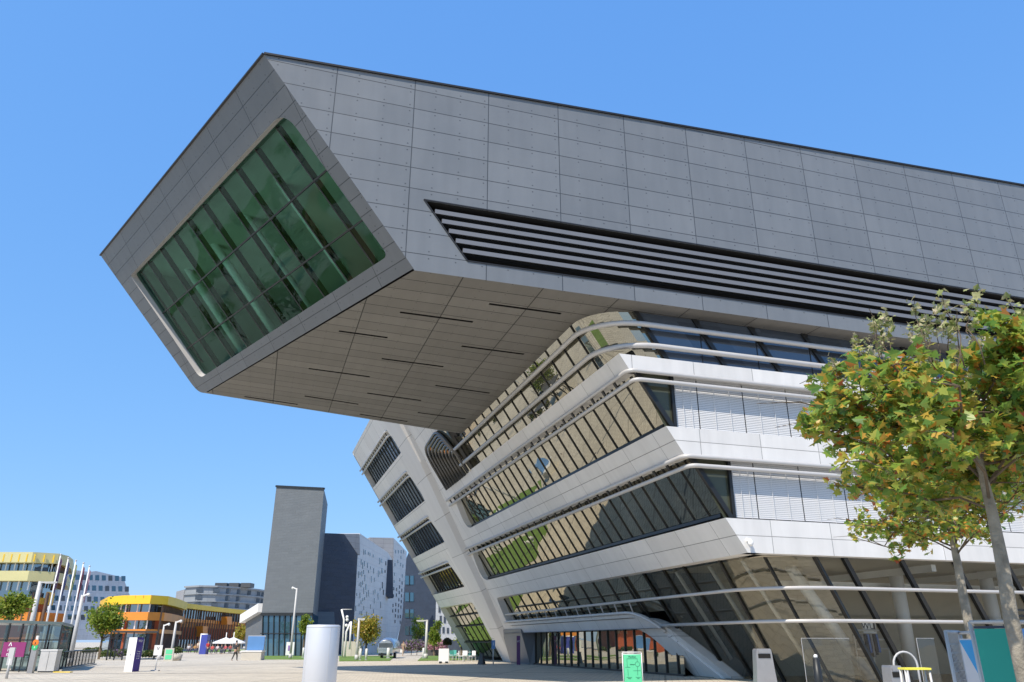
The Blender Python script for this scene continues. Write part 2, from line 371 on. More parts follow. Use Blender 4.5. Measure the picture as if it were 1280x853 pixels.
# left-hand windows beyond the strut
for (z0,z1,va) in ((6.3,8.62,70.2),(9.95,12.35,68.2),(13.3,16.0,66.8),(17.1,19.3,65.6)):
    g=MB(); west_only(g,z0,z1,.42,va,83.6); wo=g.build('window_strip',M['wglass_cool'] if z0>9 else M['wglass'],lib,merge=False)
    m=MB(); mulls(m,z0,z1,.42,va+.6,83.5,1.12,w=.085,dep=.10); split_build(m,'mullion',M['mullion'],wo)
    for dz in (.12,.5):
        m=MB(); m.tube([Wm(84.5,z1-dz,.12),Wm(va+1.6,z1-dz,.12),Wm(va+1.0,z1-dz-.03,.0),Wm(va+.7,z1-dz-.1,-.3)],.1,8); m.build('rail',M['tube'],lib)
    m=MB(); v=va+1.7
    while v<84: m.beam(Wm(v,z1-.1,0.06),Wm(v,z1-.52,0.06),.1,.06,up=V((-1,0,0))); v+=1.12
    split_build(m,'rail_bracket',M['mullion'],lib)
# top strip: rounded glazing under the soffit
g=MB(); loft(g,12.9,15.25,.32,27.85,2.2,52.6,vf1=27.85); wo=g.build('top_window_strip',M['wglass'],lib,merge=False)
# blue-toned front half
g=MB(); 
zA,zB=12.92,15.24; uA=22-T6*zA+.32*1.196+2.2; uB=22-T6*zB+.32*1.196+2.2
g.face([(uA,27.84,zA),(64,27.84,zA),(64,27.84,zB),(uB,27.84,zB)]); wb=g.build('front_window_strip',M['wglass_blue'],lib,uvf=lambda p:(p.x+p.z*T6,p.z))
m=MB(); mulls(m,12.9,15.24,.32,30.2,52.5,1.7,w=.045,dep=.05); split_build(m,'mullion',M['mullion'],wo)
m=MB()
for k in range(20):
    u0=uA-.1+k*2.9
    if u0>63: break
    m.beam((u0,27.80,zA),(u0-T6*(zB-zA),27.80,zB),.2,.12,up=V((0,-1,0)))
    m.beam((u0+1.7,27.83,zA),(u0+1.7,27.83,zB),.03,.03,up=V((0,-1,0)))
split_build(m,'mullion',M['mullion'],wb)
for zz in (14.48,13.52):
    m=MB(); m.tube(railpath(zz,.12,2.3,53.2,63,vfront=27.45),.12,10); m.build('rail',M['tube'],lib)
# bundle of dark curved tubes closing the top strip
m=MB()
m.face([Wm(52.2,12.95,.01),Wm(59.2,12.95,.01),Wm(59.3,14.9,.01),Wm(57.5,16.2,.01),Wm(52.2,16.2,.01)])
bk=m.build('tube_screen_backing',M['wglass'],lib,uvf=lambda p:(p.y,p.z))
for k in range(9):
    e=59.25-k*.72; top=15.95-k*.20; st=14.9-k*.22
    pts=rnd([(e,12.9),(e+.12,top,1.5),(53.6-k*.12,top+.25,1.2),(52.3,max(13.0,st-.9))],seg=7)
    m=MB(); m.tube([Wm(v,z,.16-.25*abs(0)) for v,z in pts],.105,7); m.build('curved_tube',M['dark_tube'],lib)
# ground glazing: west strip above the beam + slanted corner + front
g=MB(); west_only(g,2.9,5.02,.5,38,64); gw=g.build('lower_window_strip',M['wglass'],lib,merge=False)
m=MB(); mulls(m,2.9,5.02,.5,40.6,63.5,2.05,w=.07,dep=.06); split_build(m,'mullion',M['mullion'],gw)
def gg(z0,z1,ins=.5):
    return
g=MB(); 
vb=28.05
loft(g,0.0,5.05,.5,vb+.9,3.2,38.0,vf1=vb,seg=10); h=MB(); h.v=g.v[-4:]; h.f=[[0,1,2,3]]; h.uv=g.uv[-1:]; h.sm=[False]; g.v=g.v[:-4]; g.f.pop(); g.uv.pop(); g.sm.pop()
go=g.build('corner_glazing',M['gglassw'],lib,merge=False); gfr=h.build('front_glazing',M['gglass'],lib,merge=False)
m=MB()
def gpt(s,z):   # s<0 along west (v), s>0 along front (u offset), 0..1 rounded
    uw=22-T6*z+.5*1.196; vf=vb+.9*(1-z/5.05); r=3.2
    if isinstance(s,tuple): t=s[1]*math.pi/2; return V((uw+r-r*math.cos(t)-.03,vf+r-r*math.sin(t)-.03,z))
    if s<0: return V((uw-.03,-s,z))
    return V((uw+r+s,vf-.04,z))
for s,w in ((-40.1,.09),(-37.9,.09),(-35.7,.09),(-33.7,.09),((0,.12),.1),((0,.55),.07),((0,.97),.16)):
    m.beam(gpt(s,0),gpt(s,5.02),w,.16,up=V((-.8,-.3,-.5)))
s=1.29
while s<38:
    m.beam(gpt(max(s,.001),0),gpt(max(s,.001),5.02),.20,.18,up=V((0,-1,0))); s+=3.0
split_build(m,'mullion',M['mullion'],go)
for zz,vfar in ((3.72,63.2),(2.45,38.6)):
    m=MB(); P=railpath(zz,.02,2.9,vfar,63,vfront=27.62 if zz>3 else 27.8)
    m.tube(P,.075,8); m.build('rail',M['tube'],lib)
# ground glazing beyond the strut
g=MB(); west_only(g,.05,5.02,.5,70.6,84.2); gf=g.build('lower_window_strip',M['wglass'],lib,merge=False)
m=MB(); mulls(m,.05,5.02,.5,72.6,84,1.9,w=.05,dep=.05)
for z in (1.4,2.9,3.9): m.beam(Wm(71,z,-.4),Wm(84.2,z,-.4),.07,.1)
split_build(m,'mullion',M['mullion'],gf)
# entrance glazing under the canopy beam: vertical
g=MB(); g.face([(21.35,38.0,0),(21.35,61.5,0),(21.35,61.5,2.45),(21.35,38.0,2.45)]); en=g.build('entrance_glazing',M['wglass'],lib,uvf=lambda p:(p.y,p.z))
m=MB()
for k in range(19): m.beam((21.31,38.6+k*1.25,0),(21.31,38.6+k*1.25,2.4),.08,.07,up=V((-1,0,0)))
m.beam((21.31,38,.05),(21.31,61.5,.05),.12,.1); split_build(m,'mullion',M['mullion'],en)
m=MB(); m.face([(21.0,61.5,0),(21.0,66.6,0),(20.2,66.6,2.6),(20.2,61.5,2.6)]); m.face([(21.0,61.5,0),(21.5,61.3,0),(21.5,61.3,2.6),(20.2,61.5,2.6)]); m.build('entrance_side_wall',M['slat'],lib)
m=MB(); m.face([(20.9,38,2.42),(20.9,66,2.42),(20.2,66,2.30),(20.2,38,2.30)]); m.face([(20.9,38,2.42),(22.5,38,2.5),(22.5,66,2.5),(20.9,66,2.42)]); m.build('canopy_soffit',M['slat'],lib)
# interior ground floor room
m=MB()
m.face([(19.9,28.2,5.0),(64,28.2,5.0),(64,44,5.0),(19.9,44,5.0)])
m.build('lobby_ceiling',M['cream'],lib)
m=MB(); m.face([(25.5,36.5,0),(64,36.5,0),(64,36.5,5),(22.5,36.5,5)]); m.build('lobby_back_wall',M['cream'],lib)
m=MB(); m.face([(25.5,36.55,0),(22.5,36.55,5),(19.75,37.95,5),(22.85,37.95,0)]); m.build('lobby_dark_partition',M['slat'],lib)
m=MB(); m.box((43,33.0,4.25),(38,.5,.30)); m.build('lobby_light_cove',M['white'],lib)
for v_ in (36.6,33.4,30.6):
    a=Wm(v_,4.9,-1.5); b=Wm(v_,0.0,-1.5); m=MB(); m.tube([a,b],.10,8); m.build('lobby_strut',M['white'],lib)
for i in range(6):
    m=MB(); m.box((29+i*5.6,32.2,4.75),(.25,7.5,.3)); m.build('lobby_ceiling_beam',M['white'],lib)
m=MB(); m.tube([(30.15,32,0),(30.15,32,5)],.32,16); m.build('lobby_column',M['white'],lib)
m=MB(); m.tube([(27.7,32,0),(24.0,32,4.98)],.27,16); m.build('lobby_slanted_column',M['white'],lib)
m=MB(); m.tube([(41,32,0),(41,32,5)],.32,16); m.build('lobby_column',M['white'],lib)
m=MB(); m.tube([(35.3,31.5,0),(35.3,31.5,5)],.32,16); m.build('lobby_column',M['white'],lib)
# ceilings / roofs / back so that the block is closed
m=MB()
for z in (8.88,12.4): m.face([(22-T6*z+.5,VF+.45,z),(64,VF+.45,z),(64,66,z),(22-T6*z+.5,66,z)])
m.face([(22-T6*20.95,51.5,20.9),(64,51.5,20.9),(64,84,20.9),(22-T6*20.95,84,20.9)])
m.face([(8.3,84.1,20.9),(64,84.1,20.9),(64,84.1,0),(21.9,84.1,0)])
m.face([(64,27.6,0),(64,84.1,0),(64,84.1,20.9),(64,27.6,15.2)])
m.build('roof_and_back_walls',M['white_panel'],lib,uvf=lambda p:(p.y,p.z))
m=MB(); m.face([(22-T6*5+.9,38.5,5.04),(64,38.5,5.04),(64,84,5.04),(22-T6*5+.9,84,5.04)]); m.build('floor_slab',M['slat'],lib)
# entry door frame in the front glazing
m=MB(); d0=V((32.9,28.75,0))
for u in (33.0,34.1,35.2): m.beam((u,28.6,0),(u-.25,28.35,2.75),.09,.09,up=V((0,-1,0)))
m.beam((32.75,28.35,2.75),(36,28.35,2.75),.09,.09); m.beam((32.75,28.35,3.0),(36,28.35,3.0),.09,.09); m.build('entrance_door_frame',M['mullion'],lib)
# ================= upper block =================
A=V((-2.17,26.76,24.04)); Dp=V((4.48,26.76,15.19)); ZS=15.19
Eu=V((-9.44,21.4,0)).normalized(); sl=(Dp-A); ne=Eu.cross(sl).normalized(); 
if ne.x>0: ne=-ne
Es=ne.cross(Eu); 
if Es.z>0: Es=-Es
Es.normalize()
def En(s,t,off=0.0): return A+Eu*s+Es*t+ne*off
arcs=rnd([(23.38,0),(19.52,10.66,1.0),(-2.68,10.66)],seg=8)   # B, arc at C, D
arc=arcs[1:-1]
outer=[(0,0),(23.38,0)]+arc+[(-2.68,10.66)]
hole=rnd([(.42,2.28,1.0),(-1.62,9.7,.35),(18.48,9.78,.5),(20.81,2.33,.3)],seg=6)
mb=MB()
Po=[V((*p,0)) for p in outer]; Ph=[V((*p,0)) for p in hole]; al=outer+hole
for t in tessellate_polygon([Po,Ph]): mb.face([En(*al[i]) for i in t],[al[i] for i in t])
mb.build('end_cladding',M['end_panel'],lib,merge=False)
M['reveal']=solid('light_window_reveal',(.42,.41,.41),.5,0,.05,1)
mb=MB()
for i in range(len(hole)):
    a,b=hole[i],hole[(i+1)%len(hole)]; mb.face([En(*a),En(*b),En(*b,-.5),En(*a,-.5)])
mb.build('window_reveal',M['reveal'],lib)
g=MB(); Pp=[V((*p,0)) for p in hole]
for t in tessellate_polygon([Pp]): g.face([En(*hole[i],-.34) for i in t],[hole[i] for i in t])
ew=g.build('end_window',M['eglass'],lib,merge=False)
mb=MB(); sx=-2.03/7.42
def inl(t): # left/right limits at t
    f=(t-2.3)/7.45; return (.42-2.04*f, 20.81-2.33*f)
for k in range(-1,9):
    s0=1.87+2.1*k+.0; t0=2.35; t1=9.72
    if s0+sx*(t1-t0)<inl(t1)[0]+.1 or s0<inl(t0)[0]: continue
    mb.beam(En(s0,t0,-.38),En(s0+sx*(t1-t0),t1,-.38),.07,.10,up=ne); mb.beam(En(s0,t0,-.53),En(s0+sx*(t1-t0),t1,-.53),.09,.20,up=ne)
for k in range(9): pass
mb.beam(En(20.0,2.5,-.38),En(18.05,9.0,-.38),.06,.10,up=ne)
for t in (5.25,7.83): l,r=inl(t); mb.beam(En(l,t,-.37),En(r,t,-.37),.07,.10,up=ne)
split_build(mb,'mullion',M['mullion'],ew)
# room behind the end window
def inr(p): return V(p)
M['room']=solid('pale_room_lining',(.50,.52,.48),.8,0,.1,.5)
mb=MB()
c=[En(1.1,2.0,-.6),En(20.9,2.0,-.6),En(18.6,9.95,-.6),En(-.9,9.95,-.6)]
dpt=V((13,4.5,0))
mb.face([c[0],c[1],c[1]+dpt,c[0]+V((13,0,0))]); mb.face([c[1],c[2],c[2]+dpt,c[1]+dpt]); mb.face([c[3],c[0],c[0]+V((13,0,0)),c[3]+V((13,0,0))]); mb.face([c[0]+V((13,0,0)),c[1]+dpt,c[2]+dpt,c[3]+V((13,0,0))])
mb.build('reading_room_shell',M['room'],lib,uvf=lambda p:(p.x,p.y))
M['roomfloor']=solid('dark_room_floor',(.05,.045,.04),.8,0,.2,.5)
mb=MB(); mb.face([c[2],c[3],c[3]+V((13,0,0)),c[2]+dpt]); mb.build('reading_room_floor',M['roomfloor'],lib)
for k in range(5):
    s0=2.6+k*4.2; a=En(s0,2.2,-2.6); b=En(s0-2.1,9.8,-2.6); mb=MB(); mb.tube([a,b],.22,10); mb.build('reading_room_column',M['white'],lib)
for k in range(5):
    mb=MB(); s0=1.9+k*4.2; mb.box(En(s0,2.5,-5.5)+V((1,0,-.3)),(7,.12,.5)); mb.build('reading_room_beam',M['room'],lib)
# front cladding with the louvre opening
def roofz(u): return 24.04+.0435*(u+2.17)
UE=64.0
Lh=[(4.78,18.40),(6.62,15.97),(62.5,15.97),(62.5,18.45)]
O=[(4.48,ZS),(UE,ZS),(UE,roofz(UE)),(-2.17,24.04)]
mb=MB(); al=O+Lh
for t in tessellate_polygon([[V((*p,0)) for p in O],[V((*p,0)) for p in Lh]]): mb.face([(al[i][0],26.76,al[i][1]) for i in t],[al[i] for i in t])
mb.build('front_cladding',M['dark_panel'],lib,merge=False)
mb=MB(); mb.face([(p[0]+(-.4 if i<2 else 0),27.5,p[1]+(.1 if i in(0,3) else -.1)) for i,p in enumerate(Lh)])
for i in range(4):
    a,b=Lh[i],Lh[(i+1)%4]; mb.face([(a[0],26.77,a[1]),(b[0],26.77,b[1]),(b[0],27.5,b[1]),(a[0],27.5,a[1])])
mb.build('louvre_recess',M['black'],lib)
for k in range(5):
    z=16.30+k*.40; ul=4.78+(18.40-z)/2.43*1.84+.05
    mb=MB(); mb.prism([(ul,26.80,z+.02),(ul,26.80,z+.21),(ul+.03,27.15,z+.26),(ul+.03,27.15,z+.17)],(57,0,0)); mb.build('louvre_slat',M['slat'],lib)
mb=MB(); mb.beam((4.72,26.75,18.44),(62.5,26.75,18.49),.05,.05); mb.beam((4.72,26.75,18.44),(6.6,26.75,15.93),.05,.05,up=V((0,-1,0))); mb.beam((6.6,26.75,15.93),(62.5,26.75,15.93),.05,.05); mb.build('louvre_frame',M['roofedge'],lib)
# soffit with slots
BL=[En(*p) for p in arc]; ext=V((16.67,4.62,0))/16.67
def bext(p): return p+ext*(UE-p.x)
Cb=V((BL[-1].x,BL[-1].y,ZS))
O=[(4.48,26.76),(Cb.x,Cb.y)]+[(bext(Cb).x,bext(Cb).y),(UE,26.76)]
slots=[((-2.0,46.2),(1.1,46.9)),((2.3,34.05),(4.6,34.2)),((1.3,39.9),(4.6,40.3)),((1.4,45.0),(4.65,45.75)),((4.65,31.0),(8.0,31.1)),((4.78,37.2),(8.08,37.45)),((4.85,43.3),(8.15,43.82)),((5.0,47.95),(8.22,48.75)),((8.15,28.95),(11.48,29.0)),((8.25,34.22),(11.54,34.37)),((8.35,40.7),(11.7,41.15)),((8.46,46.45),(11.72,46.97))]
hs=[]
for a,b in slots:
    a,b=V(a),V(b); d=(b-a).normalized(); n=V((-d.y,d.x))*.09; hs.append([a+n,b+n,b-n,a-n])
polys=[[V((*p,0)) for p in O]]+[[V((*p,0)) for p in h] for h in hs]
al=[p for q in polys for p in q]
def suv(p):
    f=(p.y-26.76)/20.5; return (p.x+.0, (p.y-26.76)-(p.x-4.5)*.23*min(1.3,f))
mb=MB()
# subdivide for the fan-shaped joints
for t in tessellate_polygon(polys): mb.face([(al[i].x,al[i].y,ZS) for i in t])
bm_=mb
o=mb.build('soffit_cladding',M['soffit'],lib,merge=True)
bm=bmesh.new(); bm.from_mesh(o.data)
for k in range(24):
    bmesh.ops.bisect_plane(bm,geom=bm.verts[:]+bm.edges[:]+bm.faces[:],plane_co=(-22-5+k*1.8,0,0),plane_no=(1,0,0))
for k in range(14):
    bmesh.ops.bisect_plane(bm,geom=bm.verts[:]+bm.edges[:]+bm.faces[:],plane_co=(0,-14+k*2,0),plane_no=(0,1,0))
ul=bm.loops.layers.uv.new('UVMap')
for f in bm.faces:
    for l in f.loops: l[ul].uv=suv(l.vert.co+V((22,40,0)))
bm.to_mesh(o.data); bm.free()
for h in hs:
    mb=MB(); n=4
    mb.face([(p.x,p.y,ZS+.35) for p in h])
    for i in range(4):
        a,b=h[i],h[(i+1)%4]; mb.face([(a.x,a.y,ZS+.002),(b.x,b.y,ZS+.002),(b.x,b.y,ZS+.35),(a.x,a.y,ZS+.35)])
    mb.build('soffit_slot',M['black'],lib)
# back, roof, right end, roof edge
mb=MB()
B=En(23.38,0); Bt=V((B.x,B.y,24.04)); 
pr=[Bt]+BL; pe=[V((bext(Bt).x,bext(Bt).y,roofz(UE)))]+[bext(p) for p in BL]
for i in range(len(pr)-1): mb.face([pr[i],pr[i+1],pe[i+1],pe[i]],[(0,i),(0,i+1),(60,i+1),(60,i)],i>0)
At=A; Te=V((UE,26.76,roofz(UE)))
mb.face([At,Bt,pe[0],Te])
mb.face([Te,pe[0]]+pe[1:]+[V((UE,26.76,ZS))])
mb.build('roof_and_back_cladding',M['dark_panel'],lib,uvf=lambda p:(p.x,p.z+p.y))
mb=MB(); mb.beam(At+V((0,-.03,.02)),Te+V((0,-.03,.02)),.10,.09); mb.beam(At+V((-.03,0,.02)),Bt+V((-.03,0,.02)),.10,.09); mb.build('roof_edge',M['roofedge'],lib)
# security camera on band corner
mb=MB(); p=V((18.75,27.38,5.42)); mb.box(p+V((0,.02,.08)),(.12,.2,.12)); mb.ball(p+V((0,-.10,-.06)),.11,12,8,(1,1,1.2)); mb.build('dome_camera',M['white'],lib)
# ================================================================== GROUND
def pave(name,c,w,h):
    t=NT(name); b=t.node('ShaderNodeBsdfPrincipled'); b.inputs['Roughness'].default_value=.85
    tc=t.node('ShaderNodeTexCoord'); mp=t.node('ShaderNodeMapping'); mp.inputs['Rotation'].default_value=(0,0,math.radians(28)); t.link(tc.outputs['Object'],mp.inputs[0])
    br=t.node('ShaderNodeTexBrick'); br.inputs['Scale'].default_value=1; br.inputs['Brick Width'].default_value=w; br.inputs['Row Height'].default_value=h; br.inputs['Mortar Size'].default_value=.02
    br.inputs['Color1'].default_value=(.86,.86,.86,1); br.inputs['Color2'].default_value=(1.1,1.09,1.06,1); br.inputs['Mortar'].default_value=(.45,.43,.4,1); t.link(mp.outputs[0],br.inputs['Vector'])
    nz=t.node('ShaderNodeTexNoise'); nz.inputs['Scale'].default_value=.08; nz.inputs['Detail'].default_value=8; nz.inputs['Roughness'].default_value=.65; t.link(tc.outputs['Object'],nz.inputs['Vector'])
    n2=t.node('ShaderNodeTexNoise'); n2.inputs['Scale'].default_value=1.3; n2.inputs['Detail'].default_value=6; t.link(tc.outputs['Object'],n2.inputs['Vector'])
    b2=t.node('ShaderNodeTexBrick'); b2.inputs['Scale'].default_value=1; b2.offset=0; b2.inputs['Brick Width'].default_value=9; b2.inputs['Row Height'].default_value=5; b2.inputs['Mortar Size'].default_value=.06
    b2.inputs['Color1'].default_value=(.95,.94,.93,1); b2.inputs['Color2'].default_value=(1.05,1.05,1.05,1); b2.inputs['Mortar'].default_value=(.5,.5,.5,1); t.link(mp.outputs[0],b2.inputs['Vector'])
    col=t.mix(nz.outputs['Fac'],[q*.70 for q in c],[q*1.28 for q in c]); col=t.mix(1,col,br.outputs['Color'],'MULTIPLY'); col=t.mix(1,col,b2.outputs['Color'],'MULTIPLY')
    col=t.mix(t.math('MULTIPLY',n2.outputs['Fac'],.35),col,[q*.72 for q in c])
    t.link(col,b.inputs['Base Color']); t.link(b.outputs[0],t.out.inputs[0]); return t.m
M['pave']=pave('concrete_paving',(.57,.52,.435),.6,.3)
M['path']=solid('pale_path',(.55,.53,.49),.85,0,.06,.4)
M['asphalt']=solid('dark_strip',(.12,.12,.12),.8,0,.1,1)
M['grassm']=solid('lawn',(.12,.20,.03),.9,0,.3,1.5,bump=.4)
mb=MB(); R_=3000
mb.face([(-R_,-R_,0),(R_,-R_,0),(R_,R_,0),(-R_,R_,0)]); mb.build('ground',M['pave'],kind='structure')
def lawn(pts,z=.05):
    mb=MB(); P=[V((p[0],p[1],0)) for p in pts]; mb.prism([p+V((0,0,-.05)) for p in P],(0,0,.05+z)); return mb.build('lawn',M['grassm'],kind='structure')
def gxy(*q): return [tuple(GR(*p)[:2]) for p in q]
lawn(gxy((326,824.5),(386,825),(386,820.5),(330,820.5)))
lawn(gxy((424,827),(487,826.5),(494,820.5),(424,820.5)))
lawn(gxy((522,826.5),(592,825.5),(602,820.5),(529,820.5)))
lawn([(-8,196),(1,196),(-4,150),(-12,150)])
# planted ground and paths to the west of the plaza (outside the frame, mirrored by the glass)
for pts in ([(-60,45),(-40,62),(-46,80),(-66,74)],[(-110,50),(-85,55),(-96,100),(-120,90)],[(-52,10),(-36,20),(-40,32),(-58,22)],[(-190,130),(-140,135),(-150,170),(-210,180)],
            [(-17,24),(-10,31),(-13,38),(-21,30)]):
    lawn(pts)
M['tan']=solid('tan_gravel',(.40,.27,.13),.9,0,.1,1)
mb=MB(); c=[V((-150+k*5,75+14*math.sin(k*.22),.06)) for k in range(26)]
for a,b in zip(c,c[1:]): mb.face([a+V((0,-3,0)),b+V((0,-3,0)),b+V((0,3,0)),a+V((0,3,0))])
mb.build('gravel_path',M['tan'],kind='structure')
for a,b in (((-40,60),(20,44)),((-60,30),(5,72)),((0,118),(60,112))):
    a,b=V((*a,0)),V((*b,0)); d=(b-a).normalized(); n=V((-d.y,d.x,0))*.14
    mb=MB(); mb.face([a+n+V((0,0,.004)),b+n+V((0,0,.004)),b-n+V((0,0,.004)),a-n+V((0,0,.004))]); mb.build('drainage_strip',M['asphalt'],kind='structure')
# ================================================================== SKY, SUN, CAMERA
TS=V((-.60,-.50,1.0)).normalized()
w=bpy.data.worlds.new('World'); S.world=w; w.use_nodes=True; nt=w.node_tree; nt.nodes.clear()
sk=nt.nodes.new('ShaderNodeTexSky'); sk.sky_type='NISHITA'; sk.sun_disc=False; sk.sun_elevation=math.asin(TS.z); sk.sun_rotation=math.atan2(TS.x,TS.y)
sk.air_density=1.0; sk.dust_density=.35; sk.ozone_density=3.2; sk.altitude=150
bg=nt.nodes.new('ShaderNodeBackground'); bg.inputs['Strength'].default_value=.105; ow=nt.nodes.new('ShaderNodeOutputWorld')
sp=nt.nodes.new('ShaderNodeSeparateColor'); nt.links.new(sk.outputs[0],sp.inputs[0]); cb=nt.nodes.new('ShaderNodeCombineColor')
for i,(g_,k_) in enumerate(((.60,1.20),(.41,2.36),(.20,5.1))):      # sky colour response
    pw=nt.nodes.new('ShaderNodeMath'); pw.operation='POWER'; pw.inputs[1].default_value=g_; ml=nt.nodes.new('ShaderNodeMath'); ml.operation='MULTIPLY'; ml.inputs[1].default_value=k_
    nt.links.new(sp.outputs[i],pw.inputs[0]); nt.links.new(pw.outputs[0],ml.inputs[0]); nt.links.new(ml.outputs[0],cb.inputs[i])
nt.links.new(cb.outputs[0],bg.inputs[0]); nt.links.new(bg.outputs[0],ow.inputs[0])
ld=bpy.data.lights.new('sun','SUN'); ld.energy=4.2; ld.angle=math.radians(.53); ld.color=(1,.90,.76); lo=bpy.data.objects.new('sun',ld); COL.objects.link(lo)
lo.rotation_euler=TS.to_track_quat('Z','Y').to_euler()
cd=bpy.data.cameras.new('camera'); co=bpy.data.objects.new('camera',cd); COL.objects.link(co); S.camera=co
cd.sensor_width=36; cd.lens=FPX/1280*36; cd.clip_end=6000; cd.clip_start=.1
co.location=CAM; co.rotation_euler=(math.pi/2+PITCH,0,-YAW)
S.view_settings.view_transform='Standard'; S.view_settings.look='None'; S.view_settings.exposure=.45; S.view_settings.gamma=1
S.render.resolution_x=1024; S.render.resolution_y=682
S.cycles.max_bounces=8; S.cycles.transparent_max_bounces=12
# ================================================================== DISTANT BUILDINGS
M['yellow']=solid('yellow_cladding',(.80,.52,.03),.5,0,.08,.3); M['yellowgreen']=solid('pale_yellow_green_cladding',(.56,.52,.26),.5,0,.08,.3)
M['orange']=solid('orange_cladding',(.68,.24,.03),.5,0,.1,.3); M['rust']=solid('rust_red_cladding',(.40,.09,.03),.6,0,.15,.3); M['wood']=solid('weathered_timber_slats',(.16,.10,.07),.8,0,.25,1)
M['farglass']=glass('far_glass',(.7,.8,.85),None,dark=(.03,.045,.06),fac=.30,cw=2,ch=2)
M['paleblue']=panels('pale_metal_facade',(.50,.52,.56),3,1.6,rough=.5); M['farglassblue']=glass('far_blue_glass',(.38,.52,.62),None,dark=(.03,.07,.10),fac=.18,cw=2,ch=2)
M['grey1']=panels('grey_shingle_facade',(.27,.29,.31),2.5,1.7,rough=.5); M['darkwin']=solid('dark_window_pane',(.075,.09,.11),.15,0,.3,1)
M['tower']=panels('slate_grey_fine_cladding',(.120,.134,.147),1.2,.35,seam=.02,rough=.6,line=.9,var=.05,streak=.2,offset=.5); M['navy']=panels('dark_blue_cladding',(.030,.042,.068),1.6,.6,seam=.02,rough=.55,line=.8,var=.1,offset=.5)
M['midgrey']=panels('mid_grey_cladding',(.28,.28,.29),2,.8,rough=.6); M['whitefac']=panels('white_rendered_facade',(.56,.57,.57),2.2,1.1,seam=.03,rough=.7,line=.7,var=.03)
M['conc']=solid('pale_concrete',(.52,.49,.43),.85,0,.1,1)
def plane_fn(L,R):
    L,R=V((L.x,L.y,0)),V((R.x,R.y,0)); d=(R-L).normalized(); n=V((d.y,-d.x,0))
    if n.dot(CAM-L)<0: n=-n
    def un(x,y):
        r=ray(x,y); t=(L-CAM).dot(n)/r.dot(n); return CAM+r*t
    return un,d,n,L
def fuv(d): return lambda p:(p.x*d.x+p.y*d.y,p.z)
def facade(name,poly,un,d,n,depth,mat,par,back=None):
    if back=='view': q=un(*poly[0])-CAM; back=V((q.x,q.y,0)).normalized()*depth
    P=[un(*q) for q in poly]; mb=MB(); mb.prism(P,-n*depth if back is None else back); return mb.build(name,mat,par,uvf=fuv(d))
def window(par,un,n,x0,y0,x1,y1,mat=None,name='window',out=.06):
    mb=MB(); P=[un(x0,y0)+n*out,un(x1,y0)+n*out,un(x1,y1)+n*out,un(x0,y1)+n*out]; mb.prism(P,-n*(out+.1)); return mb.build(name,mat or M['darkwin'],par)
# slate tower
L=AT(330,104); R=AT(391,100); un,d,n,_=plane_fn(L,R)
tw=thing('slate_tower','tall windowless slate grey tower leaning over a glazed ground floor','building',L)
facade('tower_cladding',[(327,767),(391,767),(405,611.5),(345.5,608.5)],un,d,n,9,M['tower'],tw,back=V((1.5,12,0)))
mb=MB(); a,b=un(345.3,608),un(405.2,611); mb.beam(a,b,.3,.25); mb.build('roof_edge',M['darkmetal'],tw)
g=facade('glazed_ground_floor',[(326,821),(388,821),(391,767.3),(328,767.3)],un,d,n,8,M['farglassblue'],tw,back=V((1.5,11,0)))
mb=MB()
for k in range(10):
    x=328+k*6.9; mb.beam(un(x,821)+n*.05,un(x+1,767.5)+n*.05,.1,.12,up=n)
mb.beam(un(326,792)+n*.06,un(390,792)+n*.06,.1,.1); mb.beam(un(327,768)+n*.06,un(391,768)+n*.06,.2,.35); mb.build('mullion',M['darkmetal'],g)
# side wing with sloping white edge
L=AT(306,112); R=AT(327,106); un,d,n,_=plane_fn(L,R)
wg=thing('sloping_side_building','low dark building with a sloping white roof edge left of the slate tower','building',L)
facade('wall',[(306,819),(328,819),(328,763),(307.5,773)],un,d,n,10,M['tower'],wg); mb=MB(); mb.beam(un(306,774)+n*.3,un(329,760)+n*.3,.8,1.1); mb.build('roof_edge',M['white'],wg)
# dark and white crystalline building
L=AT(400,112); R=AT(447,117); un,d,n,_=plane_fn(L,R)
cb=thing('faceted_campus_building','faceted building with a dark blue end wall and a white wall of narrow scattered windows','building',L)
facade('dark_end_wall',[(392,822),(440,822),(447,694),(430,667.5),(404,666.5),(400,700)],un,d,n,6,M['navy'],cb)
facade('grey_roof_slope',[(447,693),(430,667.5),(449.5,667.5),(450,694)],un,d,n,6,M['midgrey'],cb)
L2=AT(440,117); R2=AT(492,150); un2,d2,n2,_=plane_fn(L2,R2)
wf=facade('white_wall',[(439,822),(481,820),(490.5,700),(485,691),(450,667),(446,694)],un2,d2,n2,8,M['whitefac'],cb)
rng=random.Random(3)
xs=[448.5+2.05*k for k in range(18)]
for i,x in enumerate(xs):
    y=684+i*1.05; 
    while y<808:
        h=rng.choice((3.5,5,6.5,8)); 
        if rng.random()<.50:
            sh=-(y-682)*.085; wd=.75 if rng.random()<.85 else 1.5
            window(cb,un2,n2,x+sh,y,x+sh+wd,y+h)
        y+=rng.choice((11,13.5,13.5,16))
L3=AT(462,150); R3=AT(520,150); un3,d3,n3,_=plane_fn(AT(490,158),AT(515,175))
facade('upper_grey_wall',[(462,672),(492,672.5),(492,700),(462,690)],*plane_fn(AT(462,150),AT(492,152))[:3],6,M['midgrey'],cb)
facade('dark_notch_wall',[(482,700),(491,700),(491.5,748),(480,744)],*plane_fn(AT(481,140),AT(493,141))[:3],4,M['navy'],cb)
wb2=facade('rear_white_wall',[(477,820),(492,820),(503,770),(508.5,690),(492,672.5),(491,745),(480,742)],un3,d3,n3,8,M['whitefac'],cb)
